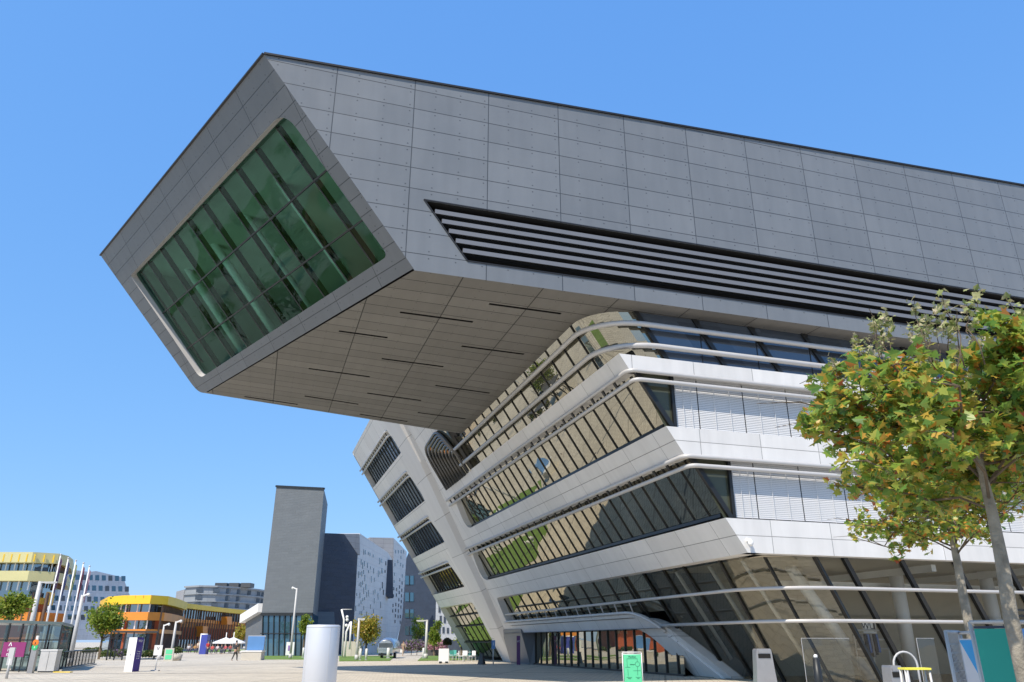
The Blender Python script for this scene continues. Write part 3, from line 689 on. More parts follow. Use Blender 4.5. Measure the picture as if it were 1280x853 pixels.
for x in (494,497.5,501,504):
    y=688
    while y<780:
        if rng.random()<.7: window(cb,un3,n3,x-(y-688)*.05,y,x-(y-688)*.05+.9,y+4)
        y+=rng.choice((7,9,12))
# navy block
un4,d4,n4,_=plane_fn(AT(495,185),AT(560,170))
nb=thing('navy_building','dark navy block with a column of paired windows behind the leaning library end','building',AT(500,185))
facade('wall',[(494,815),(585,815),(585,800),(560,760),(512,688),(507,700),(503,770)],un4,d4,n4,20,M['navy'],nb,back='view')
for y in (720,741,762,783,800):
    f=window(nb,un4,n4,507,y,517.5,y+11,M['farglassblue'],out=.12)
    mb=MB(); mb.beam(un4(512.5,y)+n4*.15,un4(512.5,y+11)+n4*.15,.3,.1,up=n4); mb.build('frame',M['darkmetal'],f)
# low white house with dark windows behind the library end
un5,d5,n5,_=plane_fn(AT(540,130),AT(600,134))
wh=thing('white_office_building','white building with staggered dark windows glimpsed under the library','building',AT(545,130))
facade('wall',[(544,800),(612,800),(612,752),(545,752)],un5,d5,n5,12,M['whitefac'],wh,back='view')
for i,x in enumerate((548,553,558.5,564,569,575,581,587,593,599,605)):
    for j,y in enumerate((757,770,783)):
        window(wh,un5,n5,x+(j%2)*1.5,y+(i%3),x+2.6+(j%2)*1.5,y+9)
facade('dark_base',[(556,821),(612,821),(612,800.5),(556,800.5)],un5,d5,n5,10,M['darkwin'],wh,back='view')
# ---- banded orange / yellow buildings
def extr_path(path,z0,z1,thick,out,mat,name,par):
    n=len(path); c=sum((V((*p,0)) for p in path),V((0,0,0)))/n
    mb=MB(); o=[];i_=[]
    for k,p in enumerate(path):
        p=V((*p,0)); a=V((*path[max(k-1,0)],0)); b=V((*path[min(k+1,n-1)],0)); d=(b-a).normalized(); nn=V((d.y,-d.x,0))
        if nn.dot(CAM-p)<0: nn=-nn
        o.append(p+nn*out); i_.append(p-nn*thick)
    for k in range(n-1):
        a,b,c_,d_=o[k],o[k+1],i_[k+1],i_[k]; U=lambda q,z:V((q.x,q.y,z))
        mb.face([U(a,z0),U(b,z0),U(b,z1),U(a,z1)]); mb.face([U(a,z1),U(b,z1),U(c_,z1),U(d_,z1)]); mb.face([U(a,z0),U(b,z0),U(c_,z0),U(d_,z0)]); mb.face([U(c_,z0),U(d_,z0),U(d_,z1),U(c_,z1)])
    for k in (0,n-1): mb.face([V((o[k].x,o[k].y,z0)),V((i_[k].x,i_[k].y,z0)),V((i_[k].x,i_[k].y,z1)),V((o[k].x,o[k].y,z1))])
    return mb.build(name,mat,par,uvf=lambda p:(p.x*.9+p.y*.5,p.z))
def along(path,step):
    out=[]
    for a,b in zip(path,path[1:]):
        a,b=V(a),V(b); n=max(1,int((b-a).length/step)); out+=[(a+(b-a)*k/n) for k in range(n)]
    return out
def fins(path,z0,z1,step,out,w,mat,name,par):
    mb=MB()
    for p in along(path,step):
        nn=(V((0,0))-p).normalized(); q=p+nn*out; mb.beam((q.x,q.y,z0),(q.x,q.y,z1),w,w)
    if name=='window_posts': return split_build(mb,'window_post',mat,par)
    return mb.build(name,mat,par)
xy=lambda x,d:tuple(AT(x,d)[:2])
# orange building: nose part and long wing
pathA=[xy(122,168),xy(132,152),xy(150,148),xy(180,147),xy(196,150),xy(205,156),xy(215,166),xy(222,176)]
ob=thing('orange_nose_building','orange and yellow banded building with a rounded yellow roof edge','building',AT(165,152))
z=lambda y,d:ZZ(y,d)
extr_path(pathA,0,z(752,150),8,-.8,M['farglass'],'glazed_floors',ob)
extr_path(pathA,z(756,150),z(745.5,150),9,.9,M['yellow'],'roof_band',ob); extr_path(pathA,z(776,150),z(766,150),8,.6,M['orange'],'balcony_band',ob); extr_path(pathA,z(792,150),z(787,150),8,.5,M['orange'],'balcony_band',ob)
extr_path(pathA[4:],0,z(776,150),6,.1,M['rust'],'rust_end_wall',ob)
fins(pathA[1:5],z(766,150),z(756,150),2.0,-.3,.22,M['white'],'window_posts',ob); fins(pathA[1:5],z(787,150),z(776,150),2.2,-.3,.22,M['white'],'window_posts',ob)
fins(pathA[4:],.2,z(757,150),1.0,.8,.28,M['wood'],'timber_slats',ob)
fins(pathA[:5],z(749,150),z(746,150),1.6,1.0,.1,M['orange'],'roof_trim',ob)
pathB=[xy(222,178),xy(250,192),xy(280,208),xy(307,222)]
ow=thing('timber_slat_building','long brown slatted wing with yellow roof band running behind the parasol','building',AT(265,200))
extr_path(pathB,0,9.6,9,-.6,M['farglass'],'glazed_floors',ow)
zz=lambda y:ZZ(y,200)
extr_path(pathB,zz(765),zz(759.5),9,.8,M['yellow'],'roof_band',ow); extr_path(pathB,zz(780),zz(776),8,.3,M['orange'],'balcony_band',ow); extr_path(pathB,zz(800),zz(786),8,.1,M['rust'],'rust_wall',ow)
extr_path(pathB,zz(786),zz(780.2),8,.0,M['orange'],'orange_band',ow)
fins(pathB,.2,zz(764),1.6,.9,.28,M['wood'],'timber_slats',ow)
for x,y0,y1 in ((246,783,796),(277,771,781)): 
    unq,dq,nq,_=plane_fn(AT(222,178),AT(307,222)); window(ow,unq,nq,x,y0,x+6,y1,M['orange'],'orange_bay',out=1.4)
# far left yellow green building
pathC=[xy(-60,150),xy(20,150),xy(45,152),xy(56,156),xy(63,163),xy(66,176)]
yb=thing('yellow_banded_building','pale yellow banded building with an overhanging curved upper floor at far left','building',AT(20,155))
z=lambda y:ZZ(y,155)
extr_path(pathC,z(748),z(700),9,-1.0,M['farglass'],'glazed_floors',yb); extr_path([xy(-60,154),xy(48,154),xy(52,170)],0,z(748),9,-.6,M['rust'],'rust_walls',yb)
extr_path(pathC,z(707),z(694.5),10,1.1,M['yellowgreen'],'roof_band',yb); extr_path(pathC,z(729),z(717),9,1.0,M['yellowgreen'],'balcony_band',yb); extr_path([xy(-60,153),xy(40,153),xy(52,158)],z(756),z(740),8,.6,M['yellow'],'balcony_band',yb)
extr_path([xy(-60,153),xy(45,153)],z(777),z(766),8,.5,M['orange'],'balcony_band',yb)
fins(pathC[:4],z(717),z(707),1.5,-.5,.2,M['white'],'window_posts',yb); fins(pathC[:3],z(740),z(729),1.9,-.5,.22,M['white'],'window_posts',yb)
fins(pathC[3:],z(735),z(697),.8,1.0,.2,M['wood'],'timber_slats',yb); fins([xy(20,152),xy(46,152),xy(50,158)],z(790),z(742),1.1,.9,.25,M['wood'],'timber_slats',yb)
fins(pathC[:4],z(706),z(697),1.4,1.25,.22,M['yellow'],'roof_trim',yb)
# pale blue office building with slanted storeys
un6,d6,n6,_=plane_fn(AT(50,215),AT(160,235))
pb=thing('slanted_office_building','pale office building with slanted storeys of blue windows behind the flagpoles','building',AT(60,215))
facade('wall',[(48,800),(168,800),(165,752),(154,722),(120,714),(112,715),(76,711),(66,742)],un6,d6,n6,18,M['paleblue'],pb)
for j,(y,xa,xb) in enumerate(((718,78,152),(731,74,156),(745,68,160),(757,64,132),(768,60,130))):
    x=xa
    while x<xb:
        f=window(pb,un6,n6,x,y+(x-78)*.03,x+5,y+6.5+(x-78)*.03,M['farglassblue'] if (int(x)+j)%3 else M['darkwin']); x+=8.2
# far grey building with stepped rows
pathD=[xy(212,318),xy(222,305),xy(240,300),xy(262,302),xy(290,310),xy(315,322),xy(336,340)]
gb=thing('grey_shingled_building','big grey curved office building with rows of dark windows on the skyline','building',AT(270,302))
z=lambda y:ZZ(y,305)
extr_path(pathD[1:],0,z(733),20,0,M['grey1'],'wall',gb)
for k,(y0,y1) in enumerate(((735,733),(744,742.5),(753,751.5),(762,760))): extr_path(pathD[1:],z(y0),z(y1),1,.7,M['grey1'],'storey_ledge',gb)
extr_path(pathD[:2],0,z(737),15,.3,M['midgrey'],'end_tower',gb)
for k,y in enumerate((737.5,746.5,755.5)):
    for i,p in enumerate(along(pathD[2:],4.4)):
        if i%3==k%3 and k==1: continue
        nn=(V((0,0))-p).normalized(); q=p+nn*.15; mb=MB(); mb.box((q.x,q.y,z(y+1.6)),(2.2,.5,1.6),rz=-math.atan2(q.x,q.y)); mb.build('window',M['darkwin'],gb)
for x0,x1 in ((262,277),(280,292),(295,307)):
    a,b=AT(x0,312),AT(x1,312); mb=MB(); mb.beam((a.x,a.y,z(730.5)),(b.x,b.y,z(730.5)),5,1.6); mb.build('roof_plant_room',M['grey1'],gb)
# ================================================================== STREET FURNITURE
def loc(x,y): p=GR(x,y); return V((p.x,p.y,0))
def lampf(name,label,x,ybase,ytop,arm=1.2,side=1,r=.075,d=None,head='arm',group=None):
    b=loc(x,ybase) if d is None else AT(x,d); dd=b.dot(HD); h=ZZ(ytop,dd)
    t=thing(name,label,'street lamp',b,group)
    mb=MB(); mb.tube([b,b+V((0,0,h*.5)),b+V((0,0,h))],[r*1.2,r,r*.8],10); mb.build('pole',M['galv'],t)
    mb=MB(); mb.tube([b,b+V((0,0,.5))],r*1.6,10); mb.build('pole_base',M['galv'],t)
    e=b+V((0,0,h))
    if head=='arm':
        q=e+RT*side*arm; mb=MB(); mb.beam(e+V((0,0,-.08)),q+V((0,0,-.08)),.22,.12); mb.build('arm',M['galv'],t)
        mb=MB(); mb.box(e+RT*side*arm*.6+V((0,0,-.17)),(arm*.6,.16,.05),rz=-YAW); mb.build('lamp_head',M['white'],t)
    else:
        mb=MB(); mb.beam(e+V((0,0,-.1)),e+RT*side*.5+V((0,0,.12)),.16,.1); mb.ball(e+RT*side*.45+V((0,0,.02)),.13); mb.build('lamp_head',M['white'],t)
    return t
lampf('street_lamp','tall lamp with a bent flat arm rising behind the glass shelter',34.5,0,727,1.6,1,.22,d=75)
lampf('street_lamp','tall tapered pole lamp in front of the round green tree by the flagpoles',92,0,744,.4,1,.15,d=62,head='stub')
lampf('street_lamp','shorter pole lamp just above the white signpost near the purple pillar',202,0,781,.3,1,.10,d=80,head='stub')
lampf('street_lamp','pole lamp beside the green info board in front of the orange building',216.5,0,777,.3,1,.12,d=78,head='stub')
lampf('street_lamp','tall slim lamp in front of the slate tower',362.5,824,735.5,.6,-1,.11,head='stub')
lampf('street_lamp','lamp with short flat head by the yellowing tree and silver trailer',445.5,826,773,.55,1,.12)
lampf('street_lamp','lamp with a double flat arm beside the lawn near the pink flowers',532,824,775,1.1,-1,.14)
# spotlight mast
b=loc(426,823); t=thing('floodlight_mast','forked white mast with small round floodlights before the dark blue wall','light mast',b)
dd=b.dot(HD)
P=lambda x,y:PT(x,y,dd)
for pts in ([(427.5,822),(430,775),(427,762)],[(431,822),(433,790),(438,778)],[(437,812),(439,777)]):
    mb=MB(); mb.tube([P(*q) for q in pts],.10,8); mb.build('post',M['white'],t)
mb=MB(); mb.tube([P(427,762),P(440,762)],.05,6); mb.build('cross_bar',M['galv'],t)
for q in ((434,771.5),(434,775),(433,782)): mb=MB(); mb.ball(P(*q),.17); mb.build('floodlight',M['white'],t)
# flagpoles
fc=[(.10,.06,.13),(.06,.08,.20),(.26,.30,.16),(.16,.05,.08),(.30,.20,.27)]
fn_=['dark purple','deep blue','yellow green','dark red','pale pink']
for i,(x,yt) in enumerate(((76,693.5),(85.5,698),(95,701),(104.5,704),(112,708))):
    dd=92+i*2; # base bearing follows the vertical
    p=PT(x,yt,dd); b=V((p.x,p.y,0)); h=p.z
    t=thing('flagpole','white pole with a furled %s flag, number %s of the row from the left'%(fn_[i],('one','two','three','four','five')[i]),'flagpole',b,'flagpoles in a row behind the glass shelter')
    mb=MB(); mb.tube([b,b+V((0,0,h))],[.13,.07],8); mb.build('pole',M['white'],t); mb=MB(); mb.ball(b+V((0,0,h)),.12); mb.build('finial',M['galv'],t)
    fm=solid('flag_cloth_'+fn_[i].replace(' ','_'),fc[i],.8,0,.15,2); mb=MB(); N=9
    for k in range(N):
        for w_ in range(4):
            z0=h-.35-k*.42; z1=z0-.42
            f=lambda a,z:b+RT*(.08+a*.065*(1-.05*k))+HD*(.09*math.sin(a*2.2+z*2.1))+V((0,0,z-.10*a))
            mb.face([f(w_,z0),f(w_+1,z0),f(w_+1,z1),f(w_,z1)],None,True)
    mb.build('flag',fm,t)
# glass shelter (metro lift / canopy) with railings
M['shroof']=solid('shelter_dark_roof',(.12,.16,.16),.3,.2,.2,1)
sa,sb=xy(-25,50),xy(74,50); sc,sd=xy(88,58),xy(-20,58)
t=thing('glass_shelter','dark glass shelter with flat glass roof at the left edge','shelter',V((*sa,0)))
mb=MB(); mb.prism([V((*sa,2.78)),V((*sb,2.62)),V((*sc,2.62)),V((*sd,2.78))],(0,0,.16)); mb.build('roof',M['shroof'],t)
for i in range(7):
    a=V((*sa,0)).lerp(V((*sb,0)),i/6); mb=MB(); mb.beam(a,a+V((0,0,2.74-.02*i)),.09,.09); mb.build('post',M['darkmetal'],t)
    if i<6:
        b=V((*sa,0)).lerp(V((*sb,0)),(i+1)/6); mb=MB(); mb.face([a+V((0,0,.15)),b+V((0,0,.15)),b+V((0,0,2.6)),a+V((0,0,2.6))]); mb.build('glass_panel',M['shelterglass'],t,uvf=lambda p:(p.x,p.z))
a,b=V((*sa,0)),V((*sb,0))
mb=MB(); 
for z in (.9,1.75): mb.beam(a+V((0,0,z)),b+V((0,0,z)),.05,.07)
mb.build('cross_rail',M['darkmetal'],t)
for i in range(5):
    q=V((*sd,0)).lerp(V((*sc,0)),i/4); mb=MB(); mb.beam(q,q+V((0,0,2.7)),.09,.09); mb.build('post',M['darkmetal'],t)
mb=MB(); mb.face([V((*sb,.1)),V((*sc,.1)),V((*sc,2.6)),V((*sb,2.6))]); mb.build('glass_panel',M['shelterglass'],t,uvf=lambda p:(p.y,p.z))
# curved railing
ra=xy(74,49.5); t=thing('bar_railing','black bar railing running right from the glass shelter','railing',V((*ra,0)))
pts=[V((*xy(80+k*3.9,50+k*1.3),0)) for k in range(12)]
for z in (.12,1.08):
    mb=MB(); mb.tube([p+V((0,0,z)) for p in pts],.035,6); mb.build('rail',M['darkmetal'],t)
for p in pts: mb=MB(); mb.beam(p,p+V((0,0,1.08)),.05,.05); mb.build('post',M['darkmetal'],t)
mb=MB()
for p,q in zip(pts,pts[1:]):
    for k in range(1,4): r_=p.lerp(q,k/4); mb.beam(r_+V((0,0,.12)),r_+V((0,0,1.08)),.022,.022)
split_build(mb,'baluster',M['darkmetal'],t)
mb=MB(); 
for p,q in zip(pts[:-1],pts[1:]): mb.beam(p+V((0,0,.04))+HD*.0,q+V((0,0,.04)),.35,.1)
mb.build('kerb',M['conc'],t)
# text helper
def text(body,size,mat,par,origin,right,up,name='lettering',ext=.004,align='CENTER'):
    cu=bpy.data.curves.new('t','FONT'); cu.body=body; cu.size=size; cu.extrude=ext; cu.align_x=align; cu.align_y='CENTER'; cu.resolution_u=2
    o=bpy.data.objects.new('t',cu); COL.objects.link(o); dg=bpy.context.evaluated_depsgraph_get(); me=bpy.data.meshes.new_from_object(o.evaluated_get(dg)); bpy.data.objects.remove(o)
    right=V(right).normalized(); up=V(up).normalized(); nn=right.cross(up); Mx=Matrix((right,up,nn)).transposed().to_4x4(); Mx.translation=V(origin)-ORG.get(par.name,V((0,0,0)))
    me.transform(Mx); me.name=name; o=bpy.data.objects.new(name,me); COL.objects.link(o); o.parent=par; me.materials.clear(); me.materials.append(mat); ORG[o.name]=ORG.get(par.name,V((0,0,0))); return o
Z3=V((0,0,1))
M['magenta']=solid('magenta_sign',(.26,.03,.15),.5,0,.05); M['inkwhite']=solid('white_ink',(.85,.85,.85),.6,0,.02); M['ink']=solid('dark_ink',(.02,.03,.06),.6,0,.02)
M['inkgreen']=solid('dark_green_ink',(.02,.16,.09),.6,0,.02)
# purple sign board on the shelter railing
a=PT(5,803,48.5); b=PT(33,803,48.5); lo_=ZZ(821.5,48.5); t=thing('magenta_sign_board','magenta sign board with small white pictograms on the shelter front','sign',V((a.x,a.y,0)))
mb=MB(); mb.prism([V((a.x,a.y,lo_)),V((b.x,b.y,lo_)),V((b.x,b.y,a.z)),V((a.x,a.y,a.z))],HD*.05); bd=mb.build('board',M['magenta'],t)
mb=MB(); mb.beam(V((a.x,a.y,0))+RT*.1+HD*.05,V((a.x,a.y,lo_))+RT*.1+HD*.05,.05,.05); mb.beam(V((b.x,b.y,0))-RT*.1+HD*.05,V((b.x,b.y,lo_))-RT*.1+HD*.05,.05,.05); mb.build('leg',M['darkmetal'],t)
c=V((a.x,a.y,(a.z+lo_)/2))+RT*.42-HD*.012
text('^',.5,M['inkwhite'],bd,c+Z3*.2,RT,Z3); text('n !',.3,M['inkwhite'],bd,c+Z3*-.0+RT*.05,RT,Z3); text('n s',.3,M['inkwhite'],bd,c-Z3*.25+RT*.05,RT,Z3)
# grey pillar sign
p=AT(18,40); h=ZZ(811,40); t=thing('grey_pillar_sign','narrow pale grey panel on a post in front of the glass shelter','sign',p)
mb=MB(); mb.tube([p,p+Z3*.9],.06,8); mb.build('post',M['galv'],t); mb=MB(); mb.box(p+Z3*((h+.45)/2+.1),(.26,.10,h-.55),rz=-YAW); mb.build('panel',M['galv'],t)
# ticket pillar with round stickers
p=AT(46,47); h=ZZ(809,47); t=thing('info_pillar','grey pillar topped by an orange and a green round sticker','info pillar',p)
mb=MB(); mb.box(p+Z3*h/2,(.30,.22,h),rz=-YAW); mb.build('pillar',M['steel'],t)
for z,c,n_ in ((ZZ(803.5,47),(.80,.20,.02),'orange'),(ZZ(809,47),(.04,.45,.16),'green')):
    q=p+Z3*z+RT*.02; mb=MB(); mb.tube([q-HD*.10,q-HD*.14],.17,16); o=mb.build('round_sticker',solid(n_+'_sticker',c,.5,0,.04),t); o['label']=n_+' disc'
    text('a',.2,M['ink' if n_=='orange' else 'inkwhite'],o,q-HD*.146,RT,Z3)
mb=MB(); mb.box(p+Z3*(ZZ(799,47)),(.12,.1,.35),rz=-YAW); mb.build('white_cap',M['white'],t)
# pale cabinet
p=AT(67,48.5); t=thing('utility_cabinet','pale grey box cabinet beside the info pillar','cabinet',p); mb=MB(); mb.box(p+Z3*.62,(.95,.5,1.1),rz=-YAW); mb.build('body',M['galv'],t); mb=MB(); mb.box(p+Z3*1.2,(1.0,.56,.06),rz=-YAW); mb.build('lid',M['white'],t); mb=MB(); mb.box(p+Z3*.035,(.9,.45,.07),rz=-YAW); mb.build('plinth',M['darkmetal'],t)
mb=MB(); mb.box(p-HD*.255+Z3*.62+RT*.02,(.012,.01,1.0),rz=-YAW); mb.build('door_seam',M['darkmetal'],t)
M['yel']=solid('yellow_paint',(.75,.55,.06),.6,0,.05)
p=AT(86,48); t=MB(); t.box(p+Z3*.03,(1.0,.3,.05),rz=-YAW); o=t.build('yellow_kerb_plate',M['yel']); tag(o,'yellow strip on the kerb by the bar railing','kerb plate')
# pergola frame
p0=AT(137,80); t=thing('steel_pergola','dark open steel frame standing left of the purple pillar','pergola',p0)
pa=[AT(137,80),AT(146,80),AT(156,80),AT(166,80),AT(195,82)]; pbk=[AT(141,86),AT(196,88)]
for q in pa+pbk: mb=MB(); mb.beam(q,q+Z3*ZZ(790.5,80),.12,.12); mb.build('post',M['darkmetal'],t)
mb=MB(); zt=ZZ(790.5,80); mb.prism([pa[0]+Z3*zt,pa[-1]+Z3*zt,pbk[1]+Z3*zt,pbk[0]+Z3*zt],(0,0,.14)); mb.build('roof',M['midgrey'],t)
mb=MB(); mb.beam(pa[0]+Z3*1.0,pa[3]+Z3*1.0,.06,.06); mb.beam(pa[0]+Z3*2.0,pa[3]+Z3*2.0,.06,.06); mb.build('cross_bar',M['darkmetal'],t)
# planters beneath
M['bushg']=leafmat('shrub_leaves',[(0,(.05,.10,.02)),(.5,(.10,.15,.04)),(1,(.20,.18,.07))]); M['purplef']=leafmat('purple_flowers',[(0,(.22,.12,.24)),(.4,(.36,.24,.38)),(.6,(.14,.17,.07)),(1,(.10,.15,.05))]); M['pinkf']=leafmat('pink_grass_heads',[(0,(.50,.22,.30)),(.6,(.60,.35,.40)),(1,(.15,.18,.06))])
def shrub(name,label,cat,c,rx,rz_,n,mat,s=.12,group=None,pot=None):
    t=thing(name,label,cat,V((c.x,c.y,0)),group); rg=random.Random(int(c.x*13+c.y)); mb=MB()
    for i in range(n):
        a=rg.random()*2*math.pi; e=rg.uniform(-.5,1); q=rg.uniform(.55,1); rr_=math.sqrt(max(0,1-e*e))
        p=V((c.x+rx*rr_*q*math.cos(a),c.y+rx*rr_*q*math.sin(a),c.z+rz_*e*q)); 
        if p.z<.02: p.z=.05
        x=V((rg.gauss(0,1),rg.gauss(0,1),rg.gauss(0,1))).normalized(); y=x.cross(V((rg.gauss(0,1),rg.gauss(0,1),rg.gauss(0,1)))).normalized()
        mb.face([p-x*s,p+y*s*.6,p+x*s,p-y*s*.6])
    mb.build('foliage',mat,t,merge=False)
    mb=MB(); mb.tube([V((c.x,c.y,0)),V((c.x,c.y,c.z))],.04,5); mb.build('stem',M['wood'],t)
    return t
for i,(x,y,mat,lab) in enumerate(((133,823,'bushg','low green planting left of the purple flowers'),(143.5,822.5,'purplef','tuft of purple flowers left of the purple pillar'),(152,822,'bushg','low green clump right behind the purple flowers'),(186,823,'bushg','ochre planting between purple pillar and signpost'),(197,822,'bushg','green planting behind the white signpost'),(110,817,'bushg','dull green hedge behind the bar railing'),(120,816,'bushg','hedge clump at the right end of the bar railing'))):
    c=loc(x,y); shrub('flower_bed' if mat!='bushg' else 'low_shrub',lab,'plant',c+Z3*.35,.9,.5,420,M[mat],.14)
# purple and white totem
p=AT(0,1); a=GR(161,840); dd=a.dot(HD); L_=AT(161,dd); Mi=AT(171,dd-.1); R_e=AT(179.5,dd+.5)
h=ZZ(797,dd); t=thing('campus_totem','tall pillar sign with a white side and a purple side showing white lettering','sign',V((L_.x,L_.y,0)))
Bk=L_+(R_e-Mi)
mb=MB(); mb.face([L_,Mi,Mi+Z3*h,L_+Z3*h]); mb.face([L_,Bk,Bk+Z3*h,L_+Z3*h]); mb.face([L_+Z3*h,Mi+Z3*h,R_e+Z3*h,Bk+Z3*h]); mb.build('white_panel',M['white'],t)
M['purple']=solid('purple_sign_face',(.05,.03,.26),.4,0,.05)
mb=MB(); mb.face([Mi,R_e,R_e+Z3*h,Mi+Z3*h]); mb.face([R_e,Bk,Bk+Z3*h,R_e+Z3*h]); pp=mb.build('purple_panel',M['purple'],t)
rd=(R_e-Mi).normalized(); nn=rd.cross(Z3); nn=nn if nn.dot(CAM-Mi)>0 else -nn; mid=(Mi+R_e)/2+nn*.01
text('WU',.20,M['inkwhite'],pp,mid+Z3*(h-.2),rd,Z3); 
for k,(s,wd) in enumerate((('Campus',.09),('LC  AD',.07),('D1  D2',.07),('TC  EA',.07))): text(s,.085,M['inkwhite'],pp,mid+Z3*(h-.78-k*.13),rd,Z3)
wd_=(Mi-L_).normalized(); text('i',.2,M['ink'],t,(L_+Mi)/2-HD*.012+Z3*.95,wd_,Z3)
# white signpost
p=loc(194,839); dd=p.dot(HD); t=thing('white_signpost','small white square sign on a thin white post','sign',p); mb=MB(); mb.tube([p,p+Z3*ZZ(808,dd)],.035,8); mb.build('post',M['white'],t)
q=PT(199,813,dd); mb=MB(); mb.box(V((p.x,p.y,q.z))-HD*.05,(.50,.03,.58),rz=-YAW); bd=mb.build('plate',M['white'],t); text('V',.26,M['ink'],bd,V((p.x,p.y,q.z+.08))-HD*.07,RT,Z3); mb=MB(); mb.box(p+Z3*.03,(.45,.3,.06),rz=-YAW); mb.build('foot',M['galv'],t)
# green info board
M['mint']=solid('mint_green_board',(.12,.62,.32),.5,0,.05,1); 
p=loc(210,826.5); dd=p.dot(HD); t=thing('green_info_board','pale board with two green panels in front of the lamp pole','sign',p); h=ZZ(810.5,dd)
mb=MB(); mb.box(p+Z3*h/2,(.85,.12,h),rz=-YAW); bd=mb.build('board',M['conc'],t)
for z in (.30,.72): mb=MB(); mb.box(p-HD*.065+Z3*h*z,(.6,.02,h*.34),rz=-YAW); mb.build('green_panel',M['mint'],bd)
p=loc(219,826); t=thing('concrete_planter','pale round planter with a dark shrub ball','planter',p); mb=MB(); mb.tube([p,p+Z3*.55],[.5,.6],12); mb.build('pot',M['conc'],t)
shrub('planter_bush','dark green ball bush in the round planter','plant',p+Z3*.85,.55,.4,260,M['bushg'],.12)
# parasols
for i,(x,y,dd,lab) in enumerate(((282,798.5,128,'white parasol over the cafe seats, the left one'),(291.5,798.5,124,'white parasol over the cafe seats, the right one'))):
    b=AT(x,dd); h=ZZ(y,dd); t=thing('parasol',lab,'parasol',b,'white parasols at the cafe'); mb=MB(); mb.tube([b,b+Z3*(h+.9)],.06,8); mb.build('pole',M['white'],t)
    mb=MB(); N=8
    for k in range(N):
        a0,a1=2*math.pi*k/N,2*math.pi*(k+1)/N; e=lambda a:b+V((1.9*math.cos(a),1.9*math.sin(a),h-.55)); mb.face([b+Z3*(h+.2),e(a0),e(a1)]); mb.face([e(a0),e(a1),e(a1)-Z3*.16,e(a0)-Z3*.16])
    mb.build('canopy',M['white'],t)
p=AT(253.5,118); t=thing('portable_cabin','upright cabin with a white rounded door and blue side behind the people','cabin',p)
M['blue']=solid('blue_plastic',(.05,.07,.35),.5,0,.05); mb=MB(); mb.box(p+Z3*1.3+RT*.35,(.9,1.2,2.6),rz=-YAW); mb.build('blue_side',M['blue'],t); mb=MB(); mb.tube([p+HD*.6-RT*.15,p+HD*.6-RT*.15+Z3*2.75],.5,16); mb.build('white_door',M['white'],t)
# blue board above concrete bench
M['skyblue']=solid('blue_board',(.10,.24,.50),.4,0,.08,1)
p=loc(313,825.5); dd=p.dot(HD); t=thing('blue_board_stand','large blue board mounted on a low pale concrete block','sign',p); wpx=lambda px,d_:px*d_/1027
w1=wpx(25,dd); mb=MB(); mb.box(p+Z3*ZZ(815,dd)/2+HD*.6,(w1,1.2,ZZ(815,dd)),rz=-YAW); mb.build('block',M['conc'],t); mb=MB(); mb.box(p+HD*.6+Z3*(ZZ(815,dd)+.06),(w1*1.06,1.3,.12),rz=-YAW); mb.build('cap',M['white'],t)
z0,z1=ZZ(813,dd),ZZ(795.5,dd); mb=MB(); mb.box(p+HD*.5+Z3*(z0+z1)/2+RT*.2,(wpx(21,dd),.12,z1-z0),rz=-YAW); mb.build('board',M['skyblue'],t); mb=MB(); mb.box(p+HD*.6+Z3*(z0+z1)/2+RT*.2,(wpx(22,dd),.1,z1-z0+.12),rz=-YAW); mb.build('frame',M['galv'],t)
# white A-board in front of tower lamp
p=loc(362,822.5); dd=p.dot(HD); t=thing('poster_board','small white poster board at the foot of the tall slim lamp','sign',p); mb=MB(); mb.box(p+Z3*.95-HD*.2,(wpx(10,dd),.06,1.35),rz=-YAW); b_=mb.build('poster',M['white'],t); mb=MB(); mb.box(p+Z3*1.0-HD*.235,(wpx(5,dd),.01,.55),rz=-YAW); mb.build('picture',solid('violet_print',(.25,.15,.4),.6),b_)
for s in (-1,1): mb=MB(); mb.beam(p+RT*s*.35-HD*.2,p+RT*s*.35-HD*.2+Z3*.35,.05,.05); mb.build('leg',M['galv'],t)
# silver trailer
p=loc(481,823.5); dd=p.dot(HD); t=thing('silver_trailer','rounded shiny silver food trailer parked behind the yellowing tree','trailer',p)
M['chrome']=solid('polished_aluminium',(.55,.55,.56),.22,.9,.08,2)
hw=wpx(22,dd)/2; H_=ZZ(797,dd); prof=[(-hw,.55),(-hw*1.02,H_*.55),(-hw*.88,H_*.8),(-hw*.55,H_*.95),(0,H_),(hw*.55,H_*.95),(hw*.88,H_*.8),(hw*1.02,H_*.55),(hw,.55)]
mb=MB(); rings=[]; 
for k,(dy,sc) in enumerate(((0,.82),(.35,.96),(.8,1),(4.5,1),(5.1,.94),(5.5,.75))): rings.append([p+HD*dy+RT*x*sc+Z3*(.55+(z-.55)*sc) for x,z in prof])
for a,b in zip(rings,rings[1:]):
    for i in range(len(prof)): j=(i+1)%len(prof); mb.face([a[i],a[j],b[j],b[i]],None,True)
mb.face(rings[0]); mb.face(rings[-1]); mb.build('body',M['chrome'],t)
mb=MB(); mb.box(p-HD*.02+Z3*H_*.62,(hw*1.5,.05,H_*.22),rz=-YAW); f=mb.build('window',M['darkwin'],t); mb=MB(); mb.box(p-HD*.06+Z3*H_*.47,(hw*1.7,.1,.1),rz=-YAW); mb.build('bumper',M['chrome'],t)
for s in (-1,1):
    q=p+RT*s*hw*.75+HD*2.4+Z3*.34; mb=MB(); mb.tube([q-RT*.12,q+RT*.12],.34,14); mb.build('wheel',M['darkmetal'],t)
mb=MB(); mb.box(p+HD*.2+Z3*.4,(hw*1.5,.4,.2),rz=-YAW); mb.build('chassis',M['darkmetal'],t)
